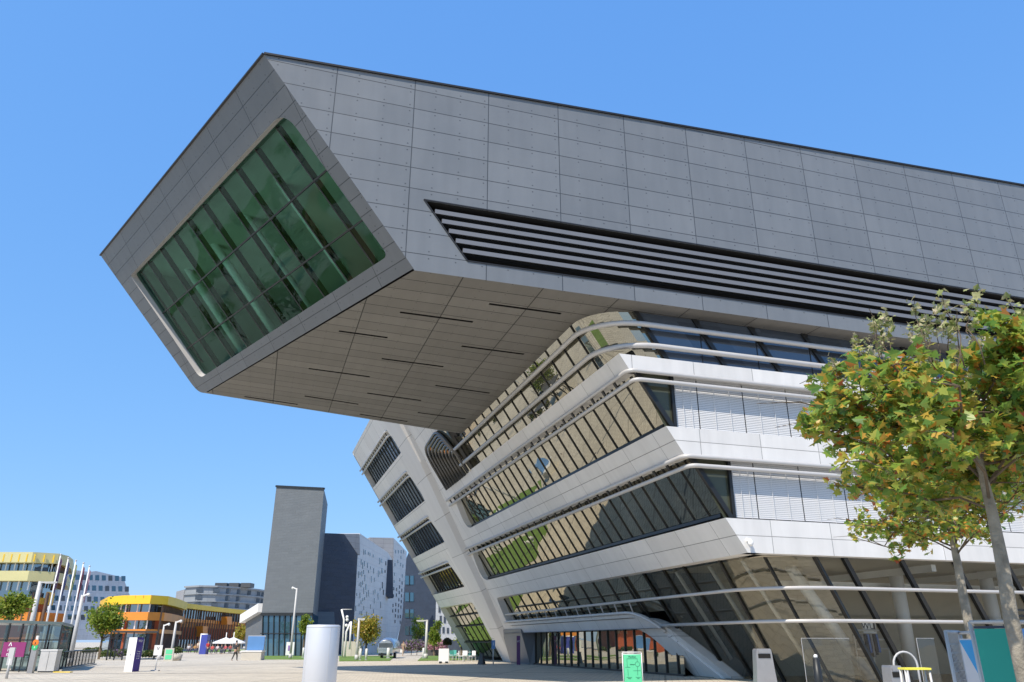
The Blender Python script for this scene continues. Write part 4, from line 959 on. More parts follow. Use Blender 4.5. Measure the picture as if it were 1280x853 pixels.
# bollards / posts near it
for x,y,lab in ((450,826,'white bollard left of the yellowing tree trunk'),(457.5,826,'white bollard right of the yellowing tree trunk'),(485,823.5,'thick white bollard in front of the silver trailer'),(529,823.5,'pale bollard at the foot of the double armed lamp'),(378.5,822.5,'short pale post by the small tree beside the tower')):
    p=loc(x,y); t=thing('bollard',lab,'bollard',p,'pale bollards along the lawns'); r=.17 if 'thick' in lab else .11; mb=MB(); mb.tube([p,p+Z3*1.0,p+Z3*1.05],[r,r,r*.7],10); mb.build('post',M['white'],t); mb=MB(); mb.tube([p,p+Z3*.06],r*1.4,10); mb.build('base',M['galv'],t)
for x,lab in ((434,'pale concrete block left of the white wall'),(445,'pale concrete block behind the bent lamp')):
    p=loc(x,821); t=MB(); t.box(p+Z3*.85,(1.1,.8,1.7),rz=-YAW); o=t.build('concrete_block',M['conc']); tag(o,lab,'block')
# white box on castors + topiary + cone + blue sign + cafe
p=loc(554.5,829.5); dd=p.dot(HD); t=thing('white_board_on_castors','white rectangular board stand on a dark wheeled base','board',p); z0,z1=ZZ(828,dd),ZZ(811,dd)
mb=MB(); mb.box(p+Z3*(z0+z1)/2,(wpx(12.5,dd),.25,z1-z0),rz=-YAW); mb.build('panel',M['white'],t)
for s in (-1,1): mb=MB(); mb.box(p+RT*s*.25+Z3*.08,(.22,.4,.14),rz=-YAW); mb.build('castor',M['darkmetal'],t)
M['topi']=leafmat('topiary_leaves',[(0,(.05,.035,.015)),(.5,(.09,.06,.02)),(1,(.05,.07,.02))])
p=loc(558.5,823); shrub('topiary_ball','dense brown green clipped ball tree behind the white board','plant',p+Z3*ZZ(803.5,p.dot(HD)),.50*p.dot(HD)/90,.5*p.dot(HD)/90,900,M['topi'],.10)
p=loc(602,831); dd=p.dot(HD); t=thing('grey_cone_stand','dark grey tapering stand beside the library strut','stand',p); h=ZZ(817,dd)
mb=MB(); mb.tube([p,p+Z3*.05,p+Z3*h*.6,p+Z3*h],[.36,.33,.22,.17],4,smooth=False); mb.build('body',M['midgrey'],t); mb=MB(); mb.box(p+Z3*(h+.03),(.3,.3,.05)); mb.build('cap',M['darkmetal'],t)
p=loc(616.5,831); dd=p.dot(HD); t=thing('blue_street_sign','small blue sign on a grey post right of the dark cone stand','sign',p); mb=MB(); mb.tube([p,p+Z3*ZZ(801,dd)],.05,8); mb.build('post',M['galv'],t); mb=MB(); mb.box(p-HD*.07+Z3*ZZ(806,dd),(wpx(4.5,dd),.03,ZZ(800.5,dd)-ZZ(811.5,dd)),rz=-YAW); bd=mb.build('plate',M['skyblue'],t); text('i',.4,M['inkwhite'],bd,p-HD*.09+Z3*ZZ(805,dd),RT,Z3)
M['turq']=solid('turquoise_plastic',(.10,.42,.38),.5,0,.06)
def chair(label,b,rz,mat,group):
    t=thing('cafe_chair',label,'chair',b,group); R3=Matrix.Rotation(rz,3,'Z'); q=lambda x,y,z:b+R3@V((x,y,z))
    mb=MB(); mb.box(q(0,0,.45),(.46,.46,.04),rz=rz); mb.build('seat',mat,t); mb=MB(); mb.box(q(0,.22,.70),(.46,.04,.38),rz=rz); mb.build('backrest',mat,t)
    for x in (-.2,.2):
        for y in (-.2,.2): mb=MB(); mb.beam(q(x*1.1,y*1.1,0),q(x,y,.45),.035,.035); mb.build('leg',M['galv'],t)
cpos=[(566,826,.3,'turq','turquoise cafe chair nearest the white board'),(570,825,2.2,'turq','turquoise cafe chair behind the nearest one'),(577,827,1.0,'white','white cafe chair at the front of the group'),(582,826.5,2.6,'white','white cafe chair facing the front one'),(586,825.5,4,'turq','turquoise cafe chair in the middle under the small tree'),(590,827,5.2,'white','white cafe chair close to the dark cone stand'),(594,825.5,.8,'turq','turquoise cafe chair hidden behind the cone stand')]
for x,y,r,mt,lab in cpos: chair(lab,loc(x,y),r,M[mt],'cafe chairs under the library end')
p=loc(584,826); t=thing('cafe_table','small round white table among the turquoise chairs','table',p); mb=MB(); mb.tube([p+Z3*.72,p+Z3*.75],.42,16); mb.build('tabletop',M['white'],t); mb=MB(); mb.tube([p,p+Z3*.72],.04,8); mb.build('leg',M['galv'],t)
for x,lab in ((540,'pink flowering grasses left of the topiary ball'),(547,'pink flowering grasses right beside the topiary ball'),(521,'mauve flowering grasses left of the double armed lamp'),(514,'mauve flowering grasses by the walking person')):
    c=loc(x,819.5); shrub('flowering_grass',lab,'plant',c+Z3*1.0,1.4,1.0,700,M['pinkf'] if 'pink' in lab else M['purplef'],.14)
t=MB(); a,b=loc(533,820),loc(556,820); t.beam(a+Z3*.35,b+Z3*.35,.5,.7); tag(t.build('low_retaining_wall',M['midgrey']),'low grey wall under the pink flowering grasses','wall')
# foreground column
p=AT(403,11.0); dd=11.0; h=ZZ(782,dd); t=thing('aluminium_column','thick smooth silver column standing close in the foreground','column',p)
M['alu']=solid('satin_aluminium',(.66,.67,.70),.42,.35,.03,3,bump=.03)
r=.222; mb=MB(); mb.tube([p,p+Z3*(h-.015),p+Z3*h,p+Z3*(h+.006)],[r,r,r*.985,r*.9],48,smooth=True); mb.build('shaft',M['alu'],t)
for an in (.9,3.9):
    q=p-HD*(r*math.sin(an) if an<2 else -r*math.sin(an))+RT*r*math.cos(an)*(1 if an<2 else 1); mb=MB(); mb.beam(q+Z3*.02,q+Z3*(h-.035),.004,.004); mb.build('vertical_joint',M['galv'],t)
mb=MB(); mb.tube([p,p+Z3*.05],r+.04,32); mb.build('base_ring',M['galv'],t)
mb=MB(); mb.tube([p+Z3*(h-.03),p+Z3*(h-.022)],r+.0012,48); mb.build('cap_joint',M['galv'],t)
# green A-board
p=AT(789,33); t=thing('mint_green_signboard','mint green standing board with a dark line diagram and a white frame','sign',p); h=ZZ(815.5,33); w1=.78
R8=Matrix.Rotation(-YAW+.12,3,'Z'); rt8=R8@V((1,0,0)); 
mb=MB(); mb.box(p+Z3*(h-.04)/2,(w1-.08,.04,h-.12),rz=-YAW+.12); bd=mb.build('board',M['mint'],t); nn=rt8.cross(Z3); nn=nn if nn.dot(CAM-p)>0 else -nn
for s in (-1,1): mb=MB(); mb.tube([p+rt8*s*w1/2,p+rt8*s*(w1/2)+Z3*(h-.02)],.018,8); mb.build('frame_tube',M['white'],t)
for z in (h,h-.075): mb=MB(); mb.tube([p-rt8*w1/2+Z3*z,p+rt8*w1/2+Z3*z],.018,8); mb.build('frame_tube',M['white'],t)
o_=p+nn*.024
text('Pavillon',.10,M['inkgreen'],bd,o_+Z3*(h-.17),rt8,Z3)
mb=MB()
def ln(x0,z0,x1,z1,w_=.012): mb.beam(o_+rt8*x0+Z3*z0,o_+rt8*x1+Z3*z1,w_,.004,up=nn)
for s in ((-.22,h-.24,.2,h-.24),(-.22,h-.24,-.22,h-.55),(.2,h-.24,.2,h-.36),(-.1,h-.45,.1,h-.45),(.19,h-.52,.19,h-.85),(.02,h-.68,.32,h-.68),(-.2,h-.62,-.2,h-.88),(-.3,h-.55,-.1,h-.55),(-.27,h-.92,-.05,h-.92),(.1,h-.92,.3,h-.92)): ln(*s)
for k in range(12):
    a0,a1=2*math.pi*k/12,2*math.pi*(k+1)/12; ln(.2+.09*math.cos(a0),h-.44+.09*math.sin(a0),.2+.09*math.cos(a1),h-.44+.09*math.sin(a1))
mb.build('line_diagram',M['inkgreen'],bd)
text('Library',.06,M['inkgreen'],bd,o_+Z3*(h-.45)-rt8*.02,rt8,Z3); text('Mensa',.05,M['inkgreen'],bd,o_+Z3*(h-.96)-rt8*.15,rt8,Z3); text('Aula',.05,M['inkgreen'],bd,o_+Z3*(h-.96)+rt8*.2,rt8,Z3)
# thin magenta column sign at strut foot
a=PT(648,795,64); p=V((a.x,a.y,0)); t=thing('slim_violet_sign','slim dark violet column sign at the foot of the library strut','sign',p); mb=MB(); mb.box(p+Z3*a.z/2,(.28,.12,a.z),rz=-YAW); bd=mb.build('column',solid('violet_metal',(.10,.02,.12),.4),t)
text('LC',.18,M['inkwhite'],bd,p-HD*.066+Z3*(a.z-.4),RT,Z3)
# steel bins
def bin_(name,label,x,dd,wpx_,ytop,lean=0):
    p=AT(x,dd); h=ZZ(ytop,dd); w_=wpx_*dd/1027; t=thing(name,label,'litter bin',p)
    R=Matrix.Rotation(-YAW,3,'Z'); q=lambda a,b,z:p+R@V((a,b,z))
    hw=w_/2; prof=[(hw*1.45,0),(hw*1.12,h*.55),(hw*.98,h*.86),(hw*.92,h*.97),(hw*.8,h)]
    mb=MB()
    for (a,za),(b,zb) in zip(prof,prof[1:]):
        mb.face([q(-a,-.2,za),q(a,-.2,za),q(b,-.2,zb),q(-b,-.2,zb)]); mb.face([q(-a,.2,za),q(a,.2,za),q(b,.2,zb),q(-b,.2,zb)])
        for s in (-1,1): mb.face([q(s*a,-.2,za),q(s*a,.2,za),q(s*b,.2,zb),q(s*b,-.2,zb)])
    a=prof[-1][0]; mb.face([q(-a,-.2,h),q(a,-.2,h),q(a,.2,h),q(-a,.2,h)]); mb.build('body',M['steel'],t)
    mb=MB(); mb.box(q(0,-.205,h*.86),(hw*1.5,.02,h*.085),rz=-YAW); mb.build('opening',M['black'],t); mb=MB(); mb.box(q(0,-.215,h*.94),(hw*1.4,.02,h*.04),rz=-YAW); mb.build('hood_lip',M['steel'],t)
    return t
bin_('litter_bin','tall brushed steel litter bin with a dark slot before the beige glass',951,25,20,811)
bin_('litter_bin','brushed steel litter bin left of the yellow topped stand',1109,17,15,832)
# yellow topped stand
p=AT(1137,15.5); h=ZZ(836,15.5); t=thing('yellow_topped_stand','low metal stand with a bright yellow top in front of the lobby','stand',p); R=Matrix.Rotation(-YAW,3,'Z'); q=lambda a,b,z:p+R@V((a,b,z))
M['brightyellow']=solid('bright_yellow_plastic',(.85,.75,.08),.45); mb=MB(); mb.box(q(0,0,h),(.48,.3,.035),rz=-YAW); mb.build('top',M['brightyellow'],t)
for s in (-1,1): mb=MB(); mb.tube([q(s*.26,-.1,0),q(s*.22,-.1,h-.02)],.022,8); mb.tube([q(s*.26,.1,0),q(s*.22,.1,h-.02)],.022,8); mb.build('leg_frame',M['galv'],t)
# loop rack
p=AT(1127,24); h=ZZ(815,24); t=thing('tubular_loop_stand','white tubular loop stand before the lobby column','stand',p); R=Matrix.Rotation(-YAW,3,'Z')
mb=MB(); hw=.34; mb.tube([p+R@V(v) for v in [(-hw,0,0),(-hw,0,h-.35)]+[(-hw*math.cos(a),0,h-.35+.35*math.sin(a)) for a in [math.pi*k/10 for k in range(1,10)]]+[(hw,0,h-.35),(hw,0,0)]],.03,10); mb.build('loop',M['galv'],t); mb=MB(); mb.tube([p+R@V((0.05,.05,0)),p+R@V((0.02,.05,h-.5))],.05,10); mb.build('inner_post',M['galv'],t)
# dark post
p=AT(1017,24); h=ZZ(823,24); t=thing('dark_slim_post','slim dark post with a small light ball on top','post',p); mb=MB(); mb.tube([p,p+Z3*h],[.16,.09],8); mb.build('post',M['darkmetal'],t); mb=MB(); mb.ball(p+Z3*(h+.05),.06); mb.build('light_ball',M['white'],t)
# lobby contents: WU screen, clothes rack, locker wall
t=thing('hanging_info_screen','white panel with dark WU lettering hanging inside the lobby','sign',V((27.9,31.3,0)))
a=onv_=None
def ONV(x,y,v): r=ray(x,y); return CAM+r*((v-CAM.y)/r.y)
c=ONV(1086,783,31); mb=MB(); mb.box(c,(.72,.06,.62)); bd=mb.build('panel',M['white'],t); mb=MB(); mb.box(c-Z3*.50,(.62,.06,.2)); mb.build('lower_panel',M['white'],t); mb=MB(); mb.tube([c-Z3*.6,V((c.x,c.y,0))],.04,8); mb.build('stand',M['galv'],t)
text('WU',.42,M['ink'],bd,c-V((.07,.036,0)),(1,0,0),Z3); mb=MB(); mb.box(c+V((.27,-.035,0)),(.10,.01,.44)); mb.build('side_mark',M['ink'],bd)
c=ONV(1096,845,31.0); c.z=0; t=thing('clothes_rack','metal rack with rails and hanging clothes inside the lobby','rack',c)
for s in (-.9,.9): mb=MB(); mb.tube([c+V((s,0,0)),c+V((s,0,2.6))],.03,8); mb.build('post',M['galv'],t)
for z in (1.35,1.75,2.15,2.55): mb=MB(); mb.tube([c+V((-.9,-.1,z)),c+V((.9,-.1,z))],.035,8); mb.build('rail',M['galv'],t)
cm=[solid('blue_cloth',(.10,.18,.42),.9),solid('grey_cloth',(.22,.22,.24),.9),solid('dark_cloth',(.04,.05,.07),.9)]
for k in range(6):
    x=c.x-.75+k*.16; mb=MB(); mb.prism([V((x,c.y-.30,1.98)),V((x,c.y+.3,1.98)),V((x,c.y+.36,1.05+.1*(k%2))),V((x,c.y-.36,1.0+.1*(k%3)))],(.10,0,0)); o=mb.build('hanging_garment',cm[(k+1)%3]); tag(o,('grey','dark','blue')[(k)%3]+' garment on the lobby clothes rack, hanger %s from the left'%('one','two','three','four','five','six')[k],'garment','garments on the clothes rack')
    
# fence panels with banners at the right
M['teal']=solid('teal_banner',(.015,.30,.24),.7,0,.06,.8); M['bannerblue']=solid('light_blue_banner',(.12,.30,.62),.6,0,.06,1); M['banwhite']=solid('white_banner',(.72,.72,.74),.6,0,.04,1); M['cyan']=solid('cyan_print',(.02,.36,.75),.6,0,.04)
def fence(label,xa,da,xb,db,ytop,kind):
    a,b=AT(xa,da),AT(xb,db); h=ZZ(ytop,(da+db)/2); t=thing('fence_panel',label,'fence panel',a,'mobile fence panels at the right edge'); d_=(b-a).normalized(); nn=V((d_.y,-d_.x,0)); nn=nn if nn.dot(CAM-a)>0 else -nn
    for q in (a,b): mb=MB(); mb.tube([q,q+Z3*h],.024,8); mb.build('frame_post',M['galv'],t)
    for z in (h,.15): mb=MB(); mb.tube([a+Z3*z,b+Z3*z],.024,8); mb.build('frame_bar',M['galv'],t)
    for q in (a,b): mb=MB(); mb.box(q+Z3*.07,(.65,.22,.13),rz=math.atan2(nn.y,nn.x)); mb.build('concrete_foot',M['conc'],t)
    a2,b2=a+d_*.05,b-d_*.05; o=nn*.03
    if kind=='mesh':
        mb=MB(); n=int((b-a).length/.09)
        for k in range(n): q=a2.lerp(b2,k/max(1,n-1)); mb.beam(q+Z3*.15,q+Z3*h,.006,.006)
        for k in range(12): z=.2+k*(h-.25)/12; mb.beam(a2+Z3*z,b2+Z3*z,.006,.006)
        mb.build('wire_mesh',M['galv'],t)
    else:
        mb=MB(); top=h-.09; mb.prism([a2+o+Z3*.25,b2+o+Z3*.25,b2+o+Z3*top,a2+o+Z3*top],nn*.006); bn=mb.build('banner',M[kind],t)
        if kind=='banwhite':
            o2=nn*.042; mb=MB(); mb.prism([a2+o2+Z3*(top-.02),b2+o2+Z3*(top-.02),b2+o2+Z3*(top-.55)],nn*.003); mb.build('cyan_triangle',M['cyan'],bn)
        if kind=='teal':
            mb=MB(); mb.beam(a2+o+Z3*(top+.02),b2+o+Z3*(top+.02),.02,.03); mb.build('top_hem',M['ink'],bn)
fence('wire mesh fence panel at the left end of the banner row',1184,12.5,1201,13.3,790,'mesh')
fence('fence panel with white banner and cyan triangle, next to the teal one',1202,13.2,1222,12.4,791,'banwhite')
fence('fence panel with a plain teal banner under the big maple',1217,11.6,1271,11.2,777.5,'teal')
fence('fence panel with light blue banner cut by the right frame edge',1274,11.2,1335,10.8,777,'bannerblue')
# clear glass screens before the lobby
for xa,xb,lab in ((1002,1062,'clear glass wind screen left of the hanging panel'),(1146,1168,'narrow clear glass wind screen left of the entrance')):
    a,b=AT(xa,27),AT(xb,27.5); t=thing('glass_screen',lab,'glass screen',a,'clear glass screens'); h=ZZ(798,27); mb=MB(); mb.face([a,b,b+Z3*h,a+Z3*h]); mb.build('pane',M['clear'],t,uvf=lambda p:(p.x,p.z))
    mb=MB(); mb.beam(a+Z3*h,b+Z3*h,.010,.012); mb.build('top_trim',M['galv'],t); mb=MB(); mb.beam(a,a+Z3*h,.010,.012); mb.build('edge_post',M['galv'],t)
# ================================================================== TREES
M['bark']=solid('mottled_plane_bark',(.26,.235,.19),.85,0,.5,5,bump=1.0); M['barkd']=solid('brown_bark',(.12,.09,.06),.9,0,.3,8,bump=.5)
M['maple']=leafmat('turning_maple_leaves',[(0,(.10,.22,.05)),(.25,(.20,.34,.06)),(.58,(.36,.43,.07)),(.80,(.50,.44,.08)),(.90,(.62,.40,.07)),(.96,(.66,.27,.05)),(1,(.42,.09,.04))],.50,.34)
M['shoot']=leafmat('pale_shoot_tips',[(0,(.18,.24,.06)),(.5,(.34,.36,.14)),(1,(.48,.40,.28))],.3,.6)
M['greenl']=leafmat('green_leaves',[(0,(.12,.20,.02)),(.6,(.22,.30,.03)),(1,(.34,.36,.05))],.45); M['goldl']=leafmat('yellowing_leaves',[(0,(.20,.24,.03)),(.5,(.40,.36,.05)),(1,(.52,.32,.06))],.45)
LEAF=[(0,-.5),(.10,-.22),(.42,-.34),(.30,-.08),(.52,.12),(.26,.16),(.22,.30),(0,.55),(-.22,.30),(-.26,.16),(-.52,.12),(-.30,-.08),(-.42,-.34),(-.10,-.22)]
def leaf(mb,p,s,rg,up=.5):
    n=V((rg.gauss(0,.6),rg.gauss(0,.6),rg.gauss(up+.25,.55))).normalized(); x=n.cross(V((rg.gauss(0,1),rg.gauss(0,1),rg.gauss(0,1)))).normalized(); y=n.cross(x); s*=rg.uniform(.65,1.25); cv=rg.uniform(.1,.35)
    L=[p+x*a*s+y*b*s-n*(a*a)*cv*s*2 for a,b in LEAF]; k=p+n*.03*s
    m=p+n*0.02*s
    mb.face([L[0],L[1],L[2],L[3],L[4],L[5],L[6],L[7]]) ; b=len(mb.v)
    mb.face([L[7],L[8],L[9],L[10],L[11],L[12],L[13],L[0]])
def limb(mb,a,b,r0,r1,rg,seg=5,wob=.08):
    pts=[]; L=(b-a).length
    for i in range(seg+1):
        t=i/seg; q=a.lerp(b,t)+V((rg.gauss(0,1),rg.gauss(0,1),rg.gauss(0,.6)))*wob*L*math.sin(math.pi*t)*.5; q.z+=.05*L*math.sin(math.pi*t); pts.append(q)
    mb.tube(pts,[r0+(r1-r0)*i/seg for i in range(seg+1)],6); return pts
def near_tree(label,base,trunk,trad,cc,cr,nl,ls,seed,shoots,prune=None,lower=-.62):
    rg=random.Random(seed); t=thing('maple_tree',label,'tree',V((base.x,base.y,0)),'maples with turning leaves')
    mb=MB(); mb.tube(trunk,trad,12); mb.build('trunk',M['bark'],t)
    bl=MB(); lv=MB(); top=trunk[-1]; tips=[]
    for i in range(30):
        z=rg.uniform(lower,.75); a=i*2.4+rg.uniform(-.3,.3); q=math.sqrt(max(.05,1-z*z)); e=cc+V((cr[0]*q*math.cos(a)*.85,cr[1]*q*math.sin(a)*.85,cr[2]*z*.9))
        st=trunk[-1-(i%3)].lerp(trunk[-1],rg.random()*.6); pts=limb(bl,st,e,trad[-1]*.55,.012,rg)
        for p in pts[2:]:
            for k in range(3): 
                e2=p+V((rg.gauss(0,.5)*cr[0]*.35,rg.gauss(0,.5)*cr[1]*.35,rg.gauss(.1,.4)*cr[2]*.3)); tips.append((p,e2)); limb(bl,p,e2,.012,.004,rg,3)
    bl.build('branches',M['barkd'],t,merge=False)
    for i in range(nl):
        p,e2=rg.choice(tips); q=p.lerp(e2,rg.uniform(.3,1.15))+V((rg.gauss(0,1),rg.gauss(0,1),rg.gauss(0,1)))*ls*.55
        d=q-cc; m=(d.x/cr[0])**2+(d.y/cr[1])**2+(d.z/cr[2])**2
        wob=1+.35*noise.noise(q*.9)
        if m>wob or d.z<cr[2]*lower*1.15: continue
        leaf(lv,q,ls,rg)
    lv.build('crown',M['maple'],t,merge=False)
    sh=MB(); sl_=MB()
    for i in range(shoots):
        a=rg.random()*6.28; q=rg.random()**.5*.85; s=cc+V((cr[0]*q*math.cos(a),cr[1]*q*math.sin(a),cr[2]*math.sqrt(1-q*q)*.72)); h=rg.uniform(.35,.95)*cr[2]*.42; e=s+V((rg.gauss(0,.1),rg.gauss(0,.1),h)); sh=MB(); pts=limb(sh,s-V((0,0,.4)),e,.009,.004,rg,4,.1); sh.build('shoot',M['barkd'],t,merge=False)
        for k in range(26): leaf(sl_,s.lerp(e,rg.uniform(.2,1))+V((rg.gauss(0,1),rg.gauss(0,1),rg.gauss(0,1)))*.05,ls*rg.uniform(.3,.75),rg)
        for k in range(4): leaf(lv,s+V((rg.gauss(0,1),rg.gauss(0,1),rg.gauss(0,1)))*.1,ls,rg)
    sl_.build('shoot_leaves',M['shoot'],t,merge=False)
    return t
d1=10.5
trk=[V((*AT(1270,d1)[:2],0)),PT(1264,775,d1),PT(1252,700,d1),PT(1240,640,d1),PT(1226,585,d1),PT(1212,520,d1)]
base1=V((trk[1].x,trk[1].y,0)); trk[0]=base1
c1=PT(1208,534,d1)
near_tree('large near maple with orange patches and pale upright shoots at the right edge',base1,trk,[.10,.092,.082,.07,.055,.035],c1,(2.3,2.2,1.62),8600,.165,11,46,lower=-.62)
d2=19.0
trk=[PT(1213,790,d2),PT(1204,745,d2),PT(1197,705,d2),PT(1188,660,d2),PT(1180,620,d2)]; trk=[V((trk[0].x,trk[0].y,0))]+trk
c2=PT(1182,625,d2)
near_tree('smaller maple standing behind the large one, pale patchy trunk',trk[0],trk,[.115,.105,.10,.09,.07,.04],c2,(2.5,2.5,1.7),5000,.165,5,6,lower=-.72)
def far_tree(label,b,h,cr,cz,n,mat,s,seed,group='round young trees on the plaza',tr=.12):
    rg=random.Random(seed); t=thing('plaza_tree',label,'tree',b,group); mb=MB(); mb.tube([b,b+Z3*cz*.6,b+Z3*(cz)],[tr,tr*.8,tr*.5],8)
    lv=MB(); c=b+Z3*cz
    for i in range(9): a=i*.7*3; limb(mb,b+Z3*(cz-cr*.9),c+V((math.cos(a)*cr*.8,math.sin(a)*cr*.8,cr*(.6*math.sin(i*1.7)))),tr*.4,.02,rg,3)
    mb.build('trunk',M['barkd'],t,merge=False)
    cl=[]
    for i in range(26):
        u=V((rg.gauss(0,1),rg.gauss(0,1),rg.gauss(0,.9))).normalized(); cl.append(c+V((u.x*cr*.78,u.y*cr*.78,u.z*(h-cz)*.78))*1.0*1 if False else c+V((u.x*cr,u.y*cr,u.z*(h-cz)))*rg.uniform(.35,.82))
    for i in range(n):
        q=rg.choice(cl)+V((rg.gauss(0,1),rg.gauss(0,1),rg.gauss(0,1)))*cr*.19
        x=V((rg.gauss(0,1),rg.gauss(0,1),rg.gauss(0,1))).normalized(); y=x.cross(V((rg.gauss(0,1),rg.gauss(0,1),rg.gauss(0,1)))).normalized()
        lv.face([q-x*s,q+y*s*.6,q+x*s,q-y*s*.6])
    lv.build('crown',mat,t,merge=False); return t
def ft(label,x,dd,ytop,ybot,rpx,mat,n,s,seed):
    b=AT(x,dd); h=ZZ(ytop,dd); cz=(h+ZZ(ybot,dd))/2; far_tree(label,b,h,rpx*dd/1027,cz,n,mat,s,seed)
ft('round bright green tree right of the flagpoles',127,84,757,795,25,M['greenl'],2600,.16,1)
ft('green tree behind the glass shelter at the left edge',5,70,740,775,20,M['greenl'],2200,.15,2)
ft('young tree with yellowing crown in front of the white wall of windows',458,98,768,806,19,M['goldl'],2600,.15,3)
ft('small sparse tree at the right corner of the slate tower',380,97,763,806,10,M['greenl'],900,.14,4)
ft('small yellow green tree behind the blue board',300,128,777,805,9,M['goldl'],900,.17,5)
ft('dense green tree right of the double armed lamp',543,104,772,812,9.5,M['greenl'],1500,.15,6)
ft('light green tree under the leaning library end',577,99,768,808,12,M['greenl'],1500,.15,7)
ft('dark shaded tree in front of the navy block',522,150,765,815,10,M['greenl'],1000,.2,8)
# trees out of frame that the glass reflects
for i,(x,y) in enumerate(((-50,70),(-62,52),(-45,20),(-95,70),(-110,95),(-150,130),(-180,160),(-70,95),(-130,60),(-58,66),(-80,60),(-105,70),(-90,88),(-75,78),(-125,100),(-165,110),(-140,90),(-115,120))):
    far_tree(['broad green tree on the west lawn outside the frame'][0],V((x,y,0)),8.5,3.2,5.4,900,M['greenl'],.22,40+i,group='trees on the west lawns')
# ================================================================== PEOPLE
SK={}
def person(label,b,rz,pose,top,bottom,skin=(.45,.28,.2),hair=(.03,.02,.015),scale=1,bag=None,group=None):
    t=thing('person',label,'person',b,group); ORGb=b
    R=Matrix.Rotation(rz,3,'Z')
    if pose=='sit':
        J=dict(pel=(0,0,.50),ch=(0,.03,.82),ne=(0,.02,1.08),hd=(0,-.01,1.22),ht=(0,0,1.32),ls=(-.18,.02,1.02),rs=(.18,.02,1.02),le=(-.24,-.06,.76),re=(.24,-.06,.76),lh=(-.14,-.28,.68),rh=(.14,-.28,.68),lk=(-.11,-.42,.52),rk=(.11,-.42,.52),lf=(-.12,-.45,.08),rf=(.12,-.45,.08),lt=(-.13,-.60,.04),rt=(.13,-.60,.04))
    elif pose=='walk':
        J=dict(pel=(0,0,.93),ch=(0,-.02,1.25),ne=(0,-.03,1.50),hd=(0,-.04,1.62),ht=(0,-.03,1.72),ls=(-.19,-.02,1.42),rs=(.19,-.02,1.42),le=(-.24,.10,1.15),re=(.24,-.12,1.16),lh=(-.24,.04,.90),rh=(.24,-.26,.94),lk=(-.10,-.16,.50),rk=(.10,.05,.50),lf=(-.10,-.22,.08),rf=(.10,.32,.12),lt=(-.10,-.38,.05),rt=(.10,.20,.03))
    else:
        J=dict(pel=(0,0,.93),ch=(0,0,1.25),ne=(0,-.01,1.50),hd=(0,-.02,1.62),ht=(0,0,1.72),ls=(-.19,0,1.42),rs=(.19,0,1.42),le=(-.25,.02,1.15),re=(.25,.02,1.15),lh=(-.22,-.12,.92),rh=(.22,-.12,.92),lk=(-.10,-.02,.50),rk=(.11,.0,.50),lf=(-.11,.03,.07),rf=(.12,.03,.07),lt=(-.12,-.13,.04),rt=(.13,-.13,.04))
    rad=dict(pel=.15,ch=.15,ne=.055,hd=.10,ht=.075,ls=.065,rs=.065,le=.045,re=.045,lh=.035,rh=.035,lk=.065,rk=.065,lf=.045,rf=.045,lt=.035,rt=.035)
    E=[('pel','ch'),('ch','ne'),('ne','hd'),('hd','ht'),('ch','ls'),('ch','rs'),('ls','le'),('rs','re'),('le','lh'),('re','rh'),('pel','lk'),('pel','rk'),('lk','lf'),('rk','rf'),('lf','lt'),('rf','rt')]
    def skinmesh(keys,edges,grow,name,mat,sub=1):
        me=bpy.data.meshes.new(name); ks=list(keys); me.from_pydata([tuple(R@(V(J[k])*scale)) for k in ks],[(ks.index(a),ks.index(b_)) for a,b_ in edges],[])
        o=bpy.data.objects.new(name,me); COL.objects.link(o); md=o.modifiers.new('s','SKIN'); 
        if not me.skin_vertices: me.skin_vertices.new() if hasattr(me.skin_vertices,'new') else None
        for i,k in enumerate(ks): r=(rad[k]+grow)*scale; me.skin_vertices[0].data[i].radius=(r,r*.85)
        me.skin_vertices[0].data[0].use_root=True; m2=o.modifiers.new('u','SUBSURF'); m2.levels=sub; m2.render_levels=sub
        dg=bpy.context.evaluated_depsgraph_get(); nm=bpy.data.meshes.new_from_object(o.evaluated_get(dg)); bpy.data.objects.remove(o)
        for p in nm.polygons: p.use_smooth=True
        nm.materials.clear(); nm.materials.append(mat); nm.name=name; o=bpy.data.objects.new(name,nm); COL.objects.link(o); o.parent=t; return o
    def sm(c,n_):
        k=(n_,c); 
        if k not in SK: SK[k]=solid(n_,c,.8,0,.06,4)
        return SK[k]
    skinmesh(J.keys(),E,0,'body',sm(skin,'skin'))
    skinmesh(['pel','ch','ls','rs','le','re'],[('pel','ch'),('ch','ls'),('ch','rs'),('ls','le'),('rs','re')],.018,'shirt',sm(top,'shirt_cloth'))
    skinmesh(['pel','lk','rk','lf','rf'],[('pel','lk'),('pel','rk'),('lk','lf'),('rk','rf')],.016,'trousers',sm(bottom,'trouser_cloth'))
    mb=MB(); hc=R@(V(J['ht'])*scale); mb.ball(V(hc)+R@V((0,.02,-.02)),.098*scale,10,8,(1,1.05,1)); mb.v=[v+b for v in mb.v]; mb.build('hair',sm(hair,'hair'),t)
    return t
def PP(x,y): return loc(x,y)
person('person in a dark dress walking left of the blue board',PP(293,826.5),2.6,'walk',(.03,.03,.035),(.04,.04,.04))
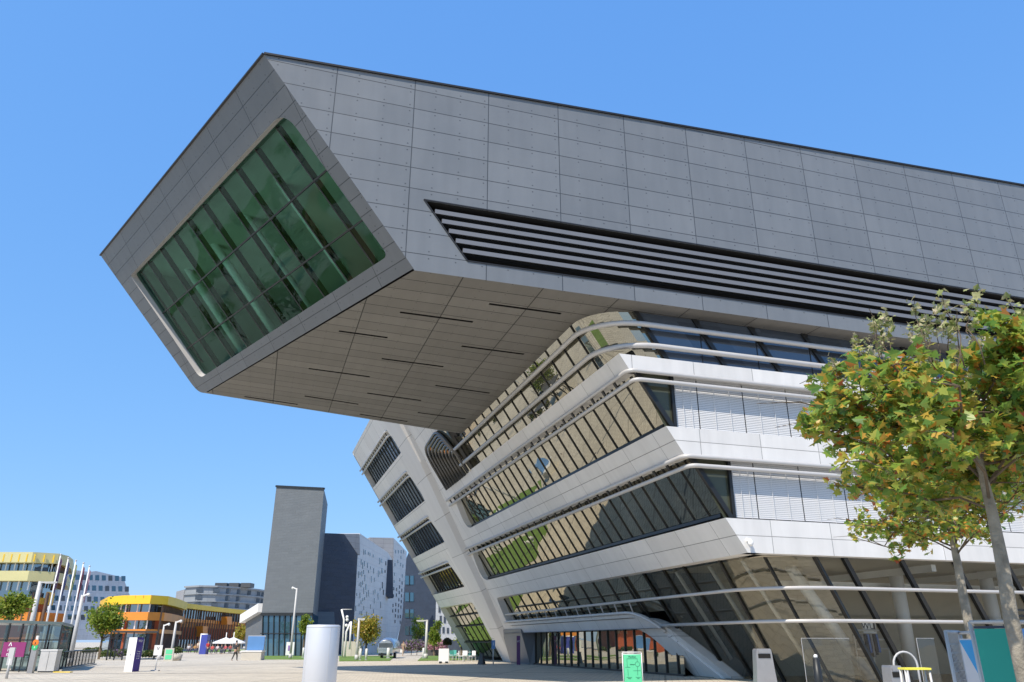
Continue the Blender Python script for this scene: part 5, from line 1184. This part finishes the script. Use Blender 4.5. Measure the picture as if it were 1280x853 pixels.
person('person in a beige coat walking on the path by the silver trailer',PP(503.5,820.5),.2,'walk',(.45,.33,.22),(.45,.36,.28))
p=PP(501,820.5); t=thing('white_shopping_bag','white bag carried by the person in beige','bag',p+Z3*.45); mb=MB(); mb.prism([p+Z3*.4-RT*.17,p+Z3*.4+RT*.17,p+Z3*.8+RT*.15,p+Z3*.8-RT*.15],HD*.12); mb.build('bag_body',M['white'],t); mb=MB(); mb.tube([p+Z3*.8-RT*.08+HD*.06,p+Z3*.92+HD*.06,p+Z3*.8+RT*.08+HD*.06],.01,5); mb.build('handle',M['white'],t)
person('person in a red top standing before the blue and white cabin',PP(258.5,819),.3,'stand',(.50,.04,.04),(.05,.06,.12))
ppl=[(235,816.5,'sit',(.5,.5,.52),'seated person in pale grey at the left end of the cafe row'),(238.5,816,'sit',(.05,.05,.06),'seated person in black next to the pale grey one'),(243,816.5,'sit',(.45,.25,.08),'seated person in ochre in the cafe row'),(246.5,817,'stand',(.55,.45,.35),'standing person in a cream top in the cafe row'),(252,817,'stand',(.20,.16,.32),'standing person in violet left of the red one'),(264.5,818,'sit',(.55,.10,.10),'seated person in red right of the standing red one'),(271,817.5,'sit',(.55,.5,.5),'seated person in off white under the parasols'),(276,818,'sit',(.05,.05,.07),'seated person in black under the left parasol'),(281,817.5,'sit',(.45,.08,.10),'seated person in crimson under the parasols'),(287,817,'sit',(.35,.08,.09),'seated person in dark red by the right parasol')]
for x,y,ps,c,lab in ppl:
    b=PP(x,y); person(lab,b,random.uniform(-.6,.6),ps,c,(.05,.06,.10),group='people around the cafe')
    if ps=='sit': 
        t=thing('cafe_stool','dark stool under the '+lab.replace('seated ','').replace('next to the pale grey one','near the left end'),'stool',b+V((.0,0,0)),'cafe stools'); mb=MB(); mb.tube([b+Z3*.36,b+Z3*.41],.2,12); mb.build('seat',M['darkmetal'],t); mb=MB(); mb.tube([b,b+Z3*.36],.04,6); mb.build('stem',M['darkmetal'],t)
print('N objects',len(bpy.data.objects))
